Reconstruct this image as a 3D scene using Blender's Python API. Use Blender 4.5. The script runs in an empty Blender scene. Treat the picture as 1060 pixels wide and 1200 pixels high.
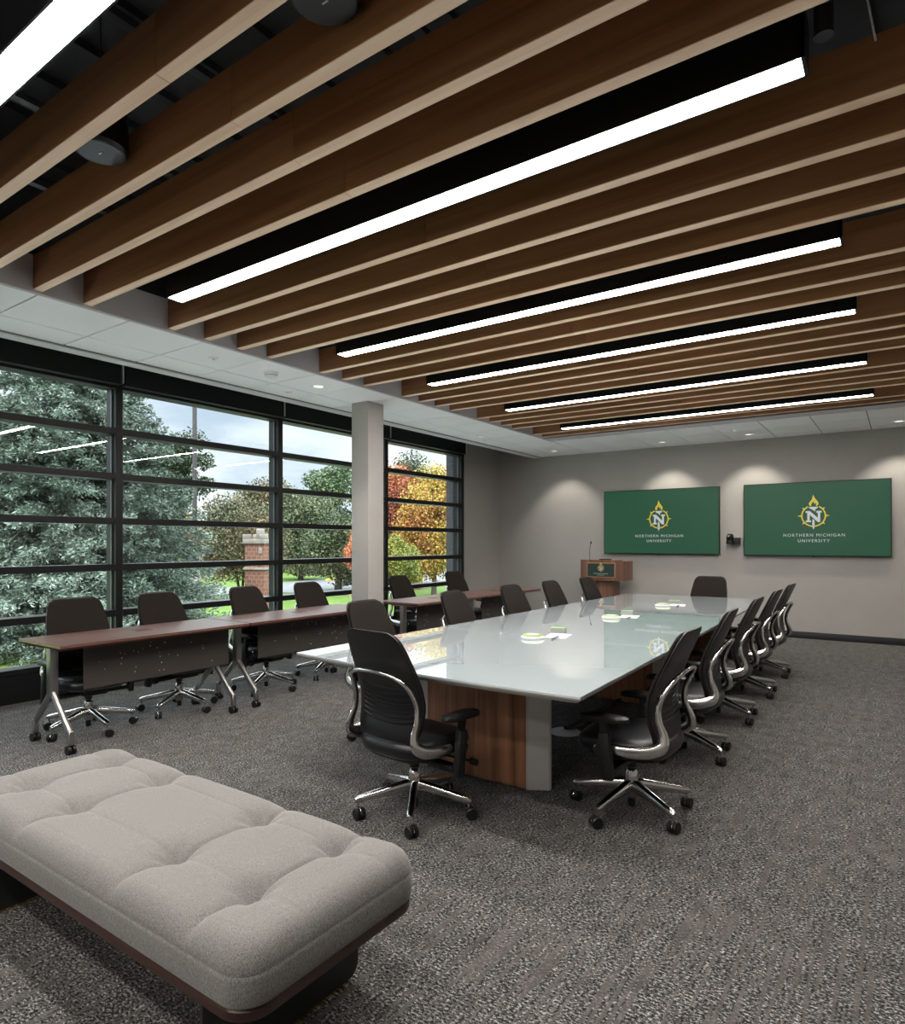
import bpy, bmesh, math, random
import numpy as np
from mathutils import Vector, Matrix, Euler

R = math.radians
random.seed(7)
SC = bpy.context.scene
COL = SC.collection

# ------------------------------------------------------------------ camera
cam_d = bpy.data.cameras.new('camera')
cam = bpy.data.objects.new('camera', cam_d)
COL.objects.link(cam)
cam.location = (0, 0, 1.42)
cam.rotation_euler = (R(90), 0, R(34.87))
cam_d.sensor_fit = 'VERTICAL'
cam_d.sensor_height = 36.0
cam_d.lens = 760 / 1200 * 36.0
cam_d.shift_x = 0.0
cam_d.shift_y = (636 - 600) / 1200
cam_d.clip_end = 400
SC.camera = cam

# ------------------------------------------------------------------ world (overcast sky)
W = bpy.data.worlds.new('overcast_sky'); SC.world = W
W.use_nodes = True
nt = W.node_tree; nt.nodes.clear()
def N(nt, t, **k):
    n = nt.nodes.new(t)
    for a, b in k.items():
        if a.startswith('i_'):
            n.inputs[a[2:].replace('_', ' ')].default_value = b
        else:
            setattr(n, a, b)
    return n
def ramp(nt, stops, interp='LINEAR'):
    n = nt.nodes.new('ShaderNodeValToRGB')
    e = n.color_ramp.elements
    while len(e) > 1: e.remove(e[-1])
    e[0].position = stops[0][0]; e[0].color = (*stops[0][1], 1)
    for p, c in stops[1:]:
        q = e.new(p); q.color = (*c, 1)
    n.color_ramp.interpolation = interp
    return n
tc = N(nt, 'ShaderNodeTexCoord')
mp = N(nt, 'ShaderNodeMapping'); mp.inputs['Scale'].default_value = (1, 1, 2.6)
nz = N(nt, 'ShaderNodeTexNoise'); nz.inputs['Scale'].default_value = 3.2; nz.inputs['Detail'].default_value = 8; nz.inputs['Roughness'].default_value = .55
cl = ramp(nt, [(.36, (.36, .43, .53)), (.44, (.46, .52, .60)), (.52, (.58, .62, .66)), (.62, (.68, .70, .72))])
sx = N(nt, 'ShaderNodeSeparateXYZ')
mr = N(nt, 'ShaderNodeMapRange'); mr.inputs['From Min'].default_value = .22; mr.inputs['From Max'].default_value = .95
mr.inputs['To Min'].default_value = 1.0; mr.inputs['To Max'].default_value = 12.0
bg = N(nt, 'ShaderNodeBackground'); out = N(nt, 'ShaderNodeOutputWorld')
SKY = 0.82
ml = N(nt, 'ShaderNodeMath', operation='MULTIPLY'); ml.inputs[1].default_value = SKY
L = nt.links.new
L(tc.outputs['Generated'], mp.inputs['Vector']); L(mp.outputs[0], nz.inputs['Vector'])
L(nz.outputs['Fac'], cl.inputs['Fac']); L(cl.outputs[0], bg.inputs['Color'])
L(tc.outputs['Generated'], sx.inputs[0]); L(sx.outputs['Z'], mr.inputs['Value'])
L(mr.outputs[0], ml.inputs[0]); L(ml.outputs[0], bg.inputs['Strength']); L(bg.outputs[0], out.inputs[0])

# ------------------------------------------------------------------ exposure / light levels
SC.view_settings.view_transform = 'Standard'
SC.view_settings.look = 'None'
SC.view_settings.gamma = 1.0
SC.view_settings.exposure = 1.25
SC.view_settings.use_curve_mapping = False
SC.cycles.max_bounces = 8
SC.cycles.diffuse_bounces = 5
SC.cycles.glossy_bounces = 4
SC.cycles.transparent_max_bounces = 16
SC.cycles.sample_clamp_indirect = 6.0
STRIP = 25.0          # emission of the ceiling light strips
SPOT = 30.0          # watts of a recessed downlight
SCREEN = 0.34
sun_d = bpy.data.lights.new('hazy_sun', 'SUN'); sun_d.energy = 2.2; sun_d.angle = R(50); sun_d.color = (1, .98, .95)
sun = bpy.data.objects.new('hazy_sun', sun_d); COL.objects.link(sun); sun.location = (5, -5, 20); sun.rotation_euler = (R(-6), R(-38), 0)
sun.rotation_euler = Vector((-.30, .55, -.78)).to_track_quat('-Z', 'Y').to_euler()

# ------------------------------------------------------------------ materials
MATS = {}
def mat(name, col=(.5, .5, .5), rough=.5, metal=0.0, spec=.5, coat=0.0, emit=None, es=0.0):
    m = bpy.data.materials.new(name); m.use_nodes = True
    b = m.node_tree.nodes['Principled BSDF']
    b.inputs['Base Color'].default_value = (*col, 1)
    b.inputs['Roughness'].default_value = rough
    b.inputs['Metallic'].default_value = metal
    b.inputs['Specular IOR Level'].default_value = spec
    if coat: b.inputs['Coat Weight'].default_value = coat; b.inputs['Coat Roughness'].default_value = .03
    if emit: b.inputs['Emission Color'].default_value = (*emit, 1); b.inputs['Emission Strength'].default_value = es
    MATS[name] = m
    return m
def bsdf(m): return m.node_tree.nodes['Principled BSDF']
def noise_col(m, scale, stops, stretch=(1, 1, 1), detail=6, rough=.6, dist=0.0, bump=0.0, bdist=.002, coord='Object', rrange=None):
    nt = m.node_tree; b = bsdf(m)
    tc = N(nt, 'ShaderNodeTexCoord'); mp = N(nt, 'ShaderNodeMapping'); mp.inputs['Scale'].default_value = stretch
    nz = N(nt, 'ShaderNodeTexNoise'); nz.inputs['Scale'].default_value = scale; nz.inputs['Detail'].default_value = detail
    nz.inputs['Roughness'].default_value = rough; nz.inputs['Distortion'].default_value = dist
    r = ramp(nt, stops)
    nt.links.new(tc.outputs[coord], mp.inputs[0]); nt.links.new(mp.outputs[0], nz.inputs['Vector'])
    nt.links.new(nz.outputs['Fac'], r.inputs[0]); nt.links.new(r.outputs[0], b.inputs['Base Color'])
    if bump:
        bp = N(nt, 'ShaderNodeBump'); bp.inputs['Strength'].default_value = bump; bp.inputs['Distance'].default_value = bdist
        nt.links.new(nz.outputs['Fac'], bp.inputs['Height']); nt.links.new(bp.outputs[0], b.inputs['Normal'])
    return m

wall_m = noise_col(mat('wall_paint', rough=.85, spec=.2), 3, [(.3, (.335, .325, .305)), (.7, (.355, .345, .325))], bump=.02)
column_m = noise_col(mat('column_paint', rough=.8, spec=.2), 3, [(.3, (.35, .335, .315)), (.7, (.37, .355, .335))])
tile_m = noise_col(mat('ceiling_tile', rough=.9, spec=.1), 60, [(.35, (.88, .89, .90)), (.65, (.92, .93, .94))], bump=.05)
tbar_m = mat('tile_grid', (.55, .56, .57), .6)
tbar_dark = mat('tile_reveal', (.16, .16, .165), .7)
plaster_m = mat('white_plaster', (.74, .75, .76), .8)
soffit_m = mat('soffit_grey', (.50, .48, .49), .85, spec=.2)
black_deck = noise_col(mat('black_deck', rough=.75), 2.0, [(.3, (.012, .013, .015)), (.7, (.03, .032, .036))])
black_metal = mat('black_metal', (.006, .0065, .008), .42, spec=.3)
frame_m = mat('window_frame_black', (.005, .0055, .006), .42, spec=.3)
grey_strut = mat('dark_galvanised', (.055, .058, .065), .45, metal=.6)
pipe_m = mat('pipe_black', (.03, .032, .035), .5)
base_m = mat('rubber_base', (.012, .013, .016), .5)
chrome = mat('polished_aluminium', (.62, .61, .60), .13, metal=1.0)
plastic = mat('black_plastic', (.006, .006, .007), .42, spec=.4)
shell_m = mat('shell_plastic', (.0055, .0055, .0065), .38, spec=.4)
leather = noise_col(mat('black_leather', rough=.36), 90, [(.3, (.004, .0045, .006)), (.7, (.007, .0075, .010))], bump=.12, bdist=.001)
fabric_dk = noise_col(mat('dark_fabric', rough=.95, spec=.15), 420, [(.35, (.008, .0065, .005)), (.65, (.021, .017, .014))], bump=.2, bdist=.001)
rubber = mat('caster_black', (.006, .006, .007), .42, spec=.4)
steel = mat('satin_steel', (.36, .35, .34), .32, metal=1.0)
silver_p = mat('silver_paint', (.50, .49, .47), .42, metal=.25)
panel_m = mat('taupe_panel', (.055, .048, .042), .6, metal=.2)
hole_light_m = mat('panel_hole_light', (.9, .9, .88), .4)
white_glass = mat('white_glass', (.57, .655, .69), .02, spec=1.0, coat=1.0)
bsdf(white_glass).inputs['IOR'].default_value = 1.7; bsdf(white_glass).inputs['Coat IOR'].default_value = 2.0; bsdf(white_glass).inputs['Coat Roughness'].default_value = .01
edge_m = mat('table_edge', (.30, .28, .26), .35, metal=.3)
white_pl = mat('white_plastic', (.58, .58, .58), .35)
green_m = mat('lime_plastic', (.25, .42, .07), .4)
paper_m = mat('paper', (.52, .55, .56), .7)
felt_m = mat('grey_felt', (.30, .29, .26), .9)
greentop_m = mat('eraser_green', (.22, .42, .20), .8)
ink_m = mat('pen_black', (.015, .015, .02), .4)
tile_white = mat('fixture_white', (.85, .85, .85), .4)
lamp_on = mat('lamp_lens', (.6, .6, .6), .4, emit=(1.0, .93, .84), es=.5)
strip_on = mat('strip_diffuser', (.9, .88, .85), .5, emit=(1.0, .935, .885), es=STRIP)
brass = mat('brass', (.75, .55, .25), .25, metal=1.0)
steel_blk = mat('blackened_steel', (.035, .036, .038), .35, metal=.5)
sign_green = mat('sign_green', (.012, .035, .028), .5)
logo_yellow = mat('logo_yellow', (.70, .48, .03), .5)
logo_white = mat('logo_white', (.62, .62, .60), .5)
screen_m = mat('screen_green', (.002, .008, .005), .35, spec=.2, emit=(.024, .088, .048), es=SCREEN)
scr_y = mat('screen_yellow', (.02, .02, .01), .3, emit=(.66, .50, .03), es=SCREEN)
scr_w = mat('screen_white', (.02, .02, .02), .3, emit=(.60, .60, .60), es=SCREEN)
lens_m = mat('lens_glass', (.02, .02, .03), .05, coat=1.0)
stone_m = noise_col(mat('limestone', rough=.9), 6, [(.3, (.13, .115, .095)), (.7, (.24, .22, .19))])
pier_m = noise_col(mat('rough_concrete', rough=.95), 60, [(.3, (.015, .016, .018)), (.7, (.045, .046, .05))], bump=.4, bdist=.01)
asphalt = noise_col(mat('asphalt', rough=.9), 5, [(.3, (.065, .065, .068)), (.7, (.10, .10, .102))])
yellow_p = mat('kerb_yellow', (.40, .32, .04), .6)
bark_m = noise_col(mat('bark', rough=.95), 12, [(.3, (.03, .024, .02)), (.7, (.09, .075, .06))], stretch=(1, 1, .2))
pole_m = mat('lamp_post_bronze', (.03, .026, .026), .5)

def wood(name, c1, c2, c3, axis='X', scale=1.0, rough=.45, coat=0.0):
    m = mat(name, rough=rough, coat=coat); nt = m.node_tree; b = bsdf(m)
    tc = N(nt, 'ShaderNodeTexCoord'); mp = N(nt, 'ShaderNodeMapping')
    st = {'X': (.35, 9, 9), 'Y': (9, .35, 9), 'Z': (9, 9, .35)}[axis]
    mp.inputs['Scale'].default_value = tuple(s * scale for s in st)
    n1 = N(nt, 'ShaderNodeTexNoise'); n1.inputs['Scale'].default_value = 1.6; n1.inputs['Detail'].default_value = 5; n1.inputs['Distortion'].default_value = .6
    st2 = {'X': (2, 160, 160), 'Y': (160, 2, 160), 'Z': (160, 160, 2)}[axis]
    mp2 = N(nt, 'ShaderNodeMapping'); mp2.inputs['Scale'].default_value = st2
    n2 = N(nt, 'ShaderNodeTexNoise'); n2.inputs['Scale'].default_value = 1.0; n2.inputs['Detail'].default_value = 3
    mx = N(nt, 'ShaderNodeMath', operation='MULTIPLY_ADD'); mx.inputs[1].default_value = .35; 
    oi = N(nt, 'ShaderNodeObjectInfo')
    ad = N(nt, 'ShaderNodeVectorMath', operation='ADD')
    sc = N(nt, 'ShaderNodeVectorMath', operation='SCALE'); sc.inputs[0].default_value = (17, 31, 23)
    nt.links.new(oi.outputs['Random'], sc.inputs['Scale'])
    nt.links.new(tc.outputs['Object'], ad.inputs[0]); nt.links.new(sc.outputs[0], ad.inputs[1])
    r = ramp(nt, [(.32, c1), (.5, c2), (.72, c3)])
    nt.links.new(ad.outputs[0], mp.inputs[0]); nt.links.new(ad.outputs[0], mp2.inputs[0])
    nt.links.new(mp.outputs[0], n1.inputs['Vector']); nt.links.new(mp2.outputs[0], n2.inputs['Vector'])
    sb = N(nt, 'ShaderNodeMath', operation='SUBTRACT'); sb.inputs[1].default_value = .5
    nt.links.new(n2.outputs['Fac'], sb.inputs[0]); nt.links.new(sb.outputs[0], mx.inputs[0])
    nt.links.new(n1.outputs['Fac'], mx.inputs[2]); nt.links.new(mx.outputs[0], r.inputs[0])
    nt.links.new(r.outputs[0], b.inputs['Base Color'])
    return m
beam_side = wood('beam_walnut', (.23, .098, .038), (.305, .138, .055), (.38, .18, .076), 'X', rough=.5)
beam_edge = wood('beam_edge_maple', (.78, .54, .36), (.86, .62, .43), (.90, .70, .51), 'X', rough=.5)
walnut_z = wood('walnut_panel', (.17, .070, .034), (.32, .140, .070), (.46, .22, .115), 'Z', rough=.38)
mahog = wood('mahogany_laminate', (.085, .038, .028), (.125, .058, .043), (.17, .085, .064), 'Y', rough=.30, coat=.6)
bsdf(mahog).inputs['Coat Roughness'].default_value = .28
mahog_edge = mat('mahogany_edge', (.060, .014, .008), .35)
bench_wood = wood('bench_walnut', (.018, .006, .004), (.032, .011, .007), (.05, .018, .011), 'X', rough=.4)
lect_wood = wood('lectern_walnut', (.11, .05, .03), (.17, .08, .047), (.24, .12, .075), 'Z', rough=.4)

# carpet
def carpet():
    m = mat('carpet', rough=.97, spec=.1); nt = m.node_tree; b = bsdf(m); l = nt.links.new
    tc = N(nt, 'ShaderNodeTexCoord')
    mp = N(nt, 'ShaderNodeMapping'); mp.inputs['Scale'].default_value = (78, 125, 1)
    n1 = N(nt, 'ShaderNodeTexNoise'); n1.inputs['Scale'].default_value = 1.0; n1.inputs['Detail'].default_value = 2.0; n1.inputs['Roughness'].default_value = .75
    l(tc.outputs['Object'], mp.inputs[0]); l(mp.outputs[0], n1.inputs['Vector'])
    r1 = ramp(nt, [(.37, (.010, .011, .013)), (.46, (.034, .034, .035)), (.52, (.085, .083, .079)), (.59, (.22, .216, .208)), (.67, (.40, .39, .38))])
    l(n1.outputs['Fac'], r1.inputs[0])
    # patchiness
    mp2 = N(nt, 'ShaderNodeMapping'); mp2.inputs['Scale'].default_value = (14, 9, 1)
    n2 = N(nt, 'ShaderNodeTexNoise'); n2.inputs['Scale'].default_value = 1.0; n2.inputs['Detail'].default_value = 4
    l(tc.outputs['Object'], mp2.inputs[0]); l(mp2.outputs[0], n2.inputs['Vector'])
    # thin lengthwise ribs
    mp3 = N(nt, 'ShaderNodeMapping'); mp3.inputs['Scale'].default_value = (70, 1.8, 1)
    n3 = N(nt, 'ShaderNodeTexNoise'); n3.inputs['Scale'].default_value = 1.0; n3.inputs['Detail'].default_value = 1
    l(tc.outputs['Object'], mp3.inputs[0]); l(mp3.outputs[0], n3.inputs['Vector'])
    rs = ramp(nt, [(.53, (0, 0, 0)), (.57, (1, 1, 1))])
    l(n3.outputs['Fac'], rs.inputs[0])
    mx = N(nt, 'ShaderNodeMixRGB'); mx.inputs['Color2'].default_value = (.098, .091, .083, 1)
    ms = N(nt, 'ShaderNodeMath', operation='MULTIPLY'); ms.inputs[1].default_value = .75
    l(rs.outputs[0], ms.inputs[0]); l(ms.outputs[0], mx.inputs['Fac']); l(r1.outputs[0], mx.inputs['Color1'])
    rp = ramp(nt, [(.3, (.72, .72, .72)), (.7, (1.22, 1.22, 1.22))])
    l(n2.outputs['Fac'], rp.inputs[0])
    mm = N(nt, 'ShaderNodeMixRGB', blend_type='MULTIPLY'); mm.inputs['Fac'].default_value = 1
    l(mx.outputs[0], mm.inputs['Color1']); l(rp.outputs[0], mm.inputs['Color2'])
    l(mm.outputs[0], b.inputs['Base Color'])
    bp = N(nt, 'ShaderNodeBump'); bp.inputs['Strength'].default_value = .5; bp.inputs['Distance'].default_value = .004
    l(n1.outputs['Fac'], bp.inputs['Height']); l(bp.outputs[0], b.inputs['Normal'])
    return m
carpet_m = carpet()

# woven upholstery
def weave():
    m = mat('bench_fabric', rough=.95, spec=.15); nt = m.node_tree; b = bsdf(m); l = nt.links.new
    tc = N(nt, 'ShaderNodeTexCoord')
    mp = N(nt, 'ShaderNodeMapping'); mp.inputs['Scale'].default_value = (480, 480, 150)
    n = N(nt, 'ShaderNodeTexNoise'); n.inputs['Scale'].default_value = 1; n.inputs['Detail'].default_value = 2
    l(tc.outputs['Object'], mp.inputs[0]); l(mp.outputs[0], n.inputs['Vector'])
    r = ramp(nt, [(.34, (.100, .097, .089)), (.5, (.165, .161, .151)), (.66, (.23, .225, .214))])
    l(n.outputs['Fac'], r.inputs[0]); l(r.outputs[0], b.inputs['Base Color'])
    bp = N(nt, 'ShaderNodeBump'); bp.inputs['Strength'].default_value = .35; bp.inputs['Distance'].default_value = .0015
    l(n.outputs['Fac'], bp.inputs['Height']); l(bp.outputs[0], b.inputs['Normal'])
    b.inputs['Sheen Weight'].default_value = .2
    return m
weave_m = weave()

def brick():
    m = mat('red_brick', rough=.9, spec=.2); nt = m.node_tree; b = bsdf(m); l = nt.links.new
    tc = N(nt, 'ShaderNodeTexCoord'); sp = N(nt, 'ShaderNodeSeparateXYZ'); ad = N(nt, 'ShaderNodeMath', operation='ADD'); cb = N(nt, 'ShaderNodeCombineXYZ')
    l(tc.outputs['Object'], sp.inputs[0]); l(sp.outputs['X'], ad.inputs[0]); l(sp.outputs['Y'], ad.inputs[1])
    l(ad.outputs[0], cb.inputs['X']); l(sp.outputs['Z'], cb.inputs['Y'])
    br = N(nt, 'ShaderNodeTexBrick'); br.inputs['Color1'].default_value = (.20, .080, .050, 1); br.inputs['Color2'].default_value = (.13, .058, .040, 1)
    br.inputs['Mortar'].default_value = (.19, .14, .11, 1); br.inputs['Scale'].default_value = 1
    br.inputs['Brick Width'].default_value = .12; br.inputs['Row Height'].default_value = .085; br.inputs['Mortar Size'].default_value = .008
    l(cb.outputs[0], br.inputs['Vector']); l(br.outputs['Color'], b.inputs['Base Color'])
    return m
brick_m = brick()

def grass():
    m = mat('lawn_green', rough=.95, spec=.1)
    noise_col(m, 1.2, [(.3, (.045, .078, .016)), (.6, (.075, .115, .025)), (.8, (.11, .135, .042))], detail=10)
    return m
grass_m = grass()

def leaf_mat(name, stops):
    m = mat(name, rough=.7, spec=.25); nt = m.node_tree; b = bsdf(m); l = nt.links.new
    g = N(nt, 'ShaderNodeNewGeometry'); r = ramp(nt, stops)
    tc = N(nt, 'ShaderNodeTexCoord'); nz = N(nt, 'ShaderNodeTexNoise'); nz.inputs['Scale'].default_value = .55; nz.inputs['Detail'].default_value = 2
    l(tc.outputs['Object'], nz.inputs['Vector'])
    ma = N(nt, 'ShaderNodeMath', operation='MULTIPLY_ADD'); ma.inputs[1].default_value = .45
    mb = N(nt, 'ShaderNodeMath', operation='MULTIPLY_ADD'); mb.inputs[1].default_value = 1.9; mb.inputs[2].default_value = -.68
    l(nz.outputs['Fac'], mb.inputs[0]); l(g.outputs['Random Per Island'], ma.inputs[0]); l(mb.outputs[0], ma.inputs[2])
    l(ma.outputs[0], r.inputs[0]); l(r.outputs[0], b.inputs['Base Color'])
    return m
lm_spruce = leaf_mat('spruce_needles', [(0, (.022, .036, .024)), (.35, (.060, .085, .062)), (.7, (.14, .180, .142)), (1, (.27, .31, .265))])
lm_pine = leaf_mat('pine_needles', [(0, (0.014, 0.023, 0.012)), (.6, (0.035, 0.053, 0.026)), (1, (0.070, 0.094, 0.043))])
lm_bronze = leaf_mat('bronze_leaves', [(0, (0.035, 0.043, 0.020)), (.35, (0.066, 0.066, 0.031)), (.6, (0.117, 0.090, 0.047)), (.85, (0.172, 0.101, 0.058)), (1, (0.211, 0.164, 0.094))])
lm_olive = leaf_mat('olive_leaves', [(0, (0.023, 0.035, 0.017)), (.4, (0.058, 0.074, 0.035)), (.75, (0.125, 0.129, 0.066)), (1, (0.187, 0.156, 0.094))])
lm_green = leaf_mat('green_leaves', [(0, (0.017, 0.033, 0.014)), (.5, (0.043, 0.070, 0.027)), (1, (0.094, 0.125, 0.047))])
lm_orange = leaf_mat('orange_leaves', [(0, (0.218, 0.047, 0.023)), (.5, (0.374, 0.125, 0.055)), (1, (0.484, 0.250, 0.117))])
lm_red = leaf_mat('red_leaves', [(0, (0.101, 0.023, 0.020)), (.4, (0.211, 0.051, 0.035)), (.7, (0.296, 0.109, 0.039)), (1, (0.351, 0.203, 0.062))])
lm_yellow = leaf_mat('yellow_leaves', [(0, (0.265, 0.086, 0.023)), (.3, (0.296, 0.148, 0.031)), (.6, (0.312, 0.226, 0.039)), (.85, (0.218, 0.226, 0.047)), (1, (0.109, 0.148, 0.039))])

lm_lime = leaf_mat('lime_leaves', [(0, (0.193, 0.126, 0.024)), (.3, (0.174, 0.159, 0.029)), (.7, (0.116, 0.145, 0.029)), (1, (0.058, 0.092, 0.024))])
# window glass: clear, with real mirror reflections by Fresnel
def glass():
    m = bpy.data.materials.new('window_glass'); m.use_nodes = True
    nt = m.node_tree; nt.nodes.clear()
    t = N(nt, 'ShaderNodeBsdfTransparent'); t.inputs[0].default_value = (.93, .96, .95, 1)
    g = N(nt, 'ShaderNodeBsdfGlossy'); g.inputs['Roughness'].default_value = 0
    ge = N(nt, 'ShaderNodeNewGeometry'); dt = N(nt, 'ShaderNodeVectorMath', operation='DOT_PRODUCT')
    ab = N(nt, 'ShaderNodeMath', operation='ABSOLUTE'); om = N(nt, 'ShaderNodeMath', operation='SUBTRACT'); om.inputs[0].default_value = 1
    pw = N(nt, 'ShaderNodeMath', operation='POWER'); pw.inputs[1].default_value = 5
    f = N(nt, 'ShaderNodeMath', operation='MULTIPLY_ADD'); f.inputs[1].default_value = .96; f.inputs[2].default_value = .04
    nt.links.new(ge.outputs['Incoming'], dt.inputs[0]); nt.links.new(ge.outputs['Normal'], dt.inputs[1]); nt.links.new(dt.outputs['Value'], ab.inputs[0])
    nt.links.new(ab.outputs[0], om.inputs[1]); nt.links.new(om.outputs[0], pw.inputs[0]); nt.links.new(pw.outputs[0], f.inputs[0])
    x = N(nt, 'ShaderNodeMixShader'); o = N(nt, 'ShaderNodeOutputMaterial')
    nt.links.new(f.outputs[0], x.inputs[0]); nt.links.new(t.outputs[0], x.inputs[1]); nt.links.new(g.outputs[0], x.inputs[2]); nt.links.new(x.outputs[0], o.inputs[0])
    return m
glass_m = glass()

# ------------------------------------------------------------------ mesh helpers
class MB:
    def __init__(s): s.v = []; s.f = []; s.m = []; s.mi = 0; s.sm = []; s.smooth = False
    def _f(s, f): s.f.append(f); s.m.append(s.mi); s.sm.append(s.smooth)
    def box(s, x0, x1, y0, y1, z0, z1, bev=0.0, seg=2, M=None, smooth=False):
        bm = bmesh.new(); bmesh.ops.create_cube(bm, size=1)
        for v in bm.verts:
            v.co = Vector(((x0 + x1) / 2 + v.co.x * (x1 - x0), (y0 + y1) / 2 + v.co.y * (y1 - y0), (z0 + z1) / 2 + v.co.z * (z1 - z0)))
        if bev: bmesh.ops.bevel(bm, geom=bm.edges[:], offset=bev, segments=seg, profile=.5, affect='EDGES')
        s.add_bm(bm, M, smooth or bool(bev)); return s
    def add_bm(s, bm, M=None, smooth=False):
        bm.verts.ensure_lookup_table(); n = len(s.v)
        for v in bm.verts: s.v.append(tuple(M @ v.co if M else v.co))
        for f in bm.faces:
            s.f.append([n + v.index for v in f.verts]); s.m.append(s.mi); s.sm.append(smooth)
        bm.free(); return s
    def loft(s, rings, cap=True, smooth=True, closed=True):
        n = len(s.v); k = len(rings[0])
        for r in rings: s.v += [tuple(p) for p in r]
        for i in range(len(rings) - 1):
            for j in range(k if closed else k - 1):
                a = n + i * k + j; b = n + i * k + (j + 1) % k
                s.f.append([a, b, b + k, a + k]); s.m.append(s.mi); s.sm.append(smooth)
        if cap:
            s.f.append([n + j for j in reversed(range(k))]); s.m.append(s.mi); s.sm.append(False)
            e = n + (len(rings) - 1) * k
            s.f.append([e + j for j in range(k)]); s.m.append(s.mi); s.sm.append(False)
        return s
    def tube(s, pts, r, seg=10, ref=None, rb=None, cap=True):
        """swept tube; r radius (or list) along A, rb along B; ref: fn(i)->direction for A"""
        P = [Vector(p) for p in pts]; rings = []; A = None
        for i, p in enumerate(P):
            T = (P[min(i + 1, len(P) - 1)] - P[max(i - 1, 0)]).normalized()
            if ref is not None: a = Vector(ref(i))
            elif A is None: a = Vector((0, 0, 1)) if abs(T.z) < .9 else Vector((1, 0, 0))
            else: a = A
            a = (a - T * a.dot(T)); a.normalize(); A = a; B = T.cross(a)
            ra = r[i] if isinstance(r, (list, tuple)) else r
            rbv = ra if rb is None else (rb[i] if isinstance(rb, (list, tuple)) else rb)
            rings.append([p + a * (ra * math.cos(t)) + B * (rbv * math.sin(t)) for t in [2 * math.pi * j / seg for j in range(seg)]])
        return s.loft(rings, cap)
    def cyl(s, x, y, z0, z1, r, seg=24, r2=None, smooth=True):
        r2 = r if r2 is None else r2
        return s.loft([[(x + q * math.cos(2 * math.pi * j / seg), y + q * math.sin(2 * math.pi * j / seg), z) for j in range(seg)] for q, z in ((r, z0), (r2, z1))], smooth=smooth)
    def lathe(s, prof, x=0, y=0, z=0, seg=28, M=None):
        rings = [[(x + q * math.cos(2 * math.pi * j / seg), y + q * math.sin(2 * math.pi * j / seg), z + h) for j in range(seg)] for q, h in prof]
        if M: rings = [[M @ Vector(p) for p in r] for r in rings]
        return s.loft(rings)
    def prism(s, poly, z0, z1, M=None):
        a = [Vector((x, y, z0)) for x, y in poly]; b = [Vector((x, y, z1)) for x, y in poly]
        if M: a = [M @ p for p in a]; b = [M @ p for p in b]
        return s.loft([a, b], smooth=False)
    def build(s, name, mats, parent=None, auto=True, loc=None):
        me = bpy.data.meshes.new(name); me.from_pydata(s.v, [], s.f)
        for m in (mats if isinstance(mats, (list, tuple)) else [mats]): me.materials.append(m)
        me.polygons.foreach_set('material_index', s.m); me.polygons.foreach_set('use_smooth', s.sm)
        me.validate(); me.update()
        bm = bmesh.new(); bm.from_mesh(me); bmesh.ops.recalc_face_normals(bm, faces=bm.faces)
        for e in bm.edges:
            if len(e.link_faces) == 2 and e.calc_face_angle(0) > R(38): e.smooth = False
        bm.to_mesh(me); bm.free()
        o = bpy.data.objects.new(name, me); COL.objects.link(o)
        if parent: o.parent = parent
        if loc: o.location = loc
        return o
def empty(name, loc=(0, 0, 0), rz=0.0, label=None, cat=None, group=None):
    o = bpy.data.objects.new(name, None); COL.objects.link(o); o.location = loc; o.rotation_euler = (0, 0, rz)
    o.empty_display_size = .1
    return tag(o, label, cat, group)
def tag(o, label=None, cat=None, group=None, kind=None):
    if label: o['label'] = label
    if cat: o['category'] = cat
    if group: o['group'] = group
    if kind: o['kind'] = kind
    return o
def struct(o): o['kind'] = 'structure'; return o
def copy_tree(o, parent=None):
    c = o.copy(); COL.objects.link(c)
    if parent: c.parent = parent
    for ch in [k for k in CH.get(o.name, [])]:
        copy_tree(ch, c)
    return c
CH = {}
def index_children():
    CH.clear()
    for o in bpy.data.objects:
        if o.parent: CH.setdefault(o.parent.name, []).append(o)
def sup(w, d, n=4.0, k=32, cx=0, cy=0, z=0):
    r = []
    for j in range(k):
        t = 2 * math.pi * j / k; c, s = math.cos(t), math.sin(t)
        r.append((cx + w * math.copysign(abs(c) ** (2 / n), c), cy + d * math.copysign(abs(s) ** (2 / n), s), z))
    return r
def rrect(x0, x1, y0, y1, r, z, nc=8, nx=20, ny=10):
    """rounded rectangle ring with fixed point count"""
    p = []
    r = max(r, 1e-4)
    def arc(cx, cy, a0):
        for i in range(nc): 
            a = a0 + (math.pi / 2) * i / nc; p.append((cx + r * math.cos(a), cy + r * math.sin(a), z))
    def seg(a, b, n):
        for i in range(n): p.append((a[0] + (b[0] - a[0]) * i / n, a[1] + (b[1] - a[1]) * i / n, z))
    arc(x1 - r, y0 + r, -math.pi / 2); seg((x1, y0 + r), (x1, y1 - r), ny)
    arc(x1 - r, y1 - r, 0); seg((x1 - r, y1), (x0 + r, y1), nx)
    arc(x0 + r, y1 - r, math.pi / 2); seg((x0, y1 - r), (x0, y0 + r), ny)
    arc(x0 + r, y0 + r, math.pi); seg((x0 + r, y0), (x1 - r, y0), nx)
    return p
def smooth_path(ctrl, n=6):
    """Catmull-Rom through rows of floats"""
    C = [np.array(c, float) for c in ctrl]; C = [2 * C[0] - C[1]] + C + [2 * C[-1] - C[-2]]; o = []
    for i in range(1, len(C) - 2):
        for k in range(n):
            t = k / n; a, b, c, d = C[i - 1:i + 3]
            o.append(.5 * ((2 * b) + (c - a) * t + (2 * a - 5 * b + 4 * c - d) * t * t + (3 * b - a - 3 * c + d) * t ** 3))
    o.append(C[-2]); return [tuple(float(q) for q in x) for x in o]

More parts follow.
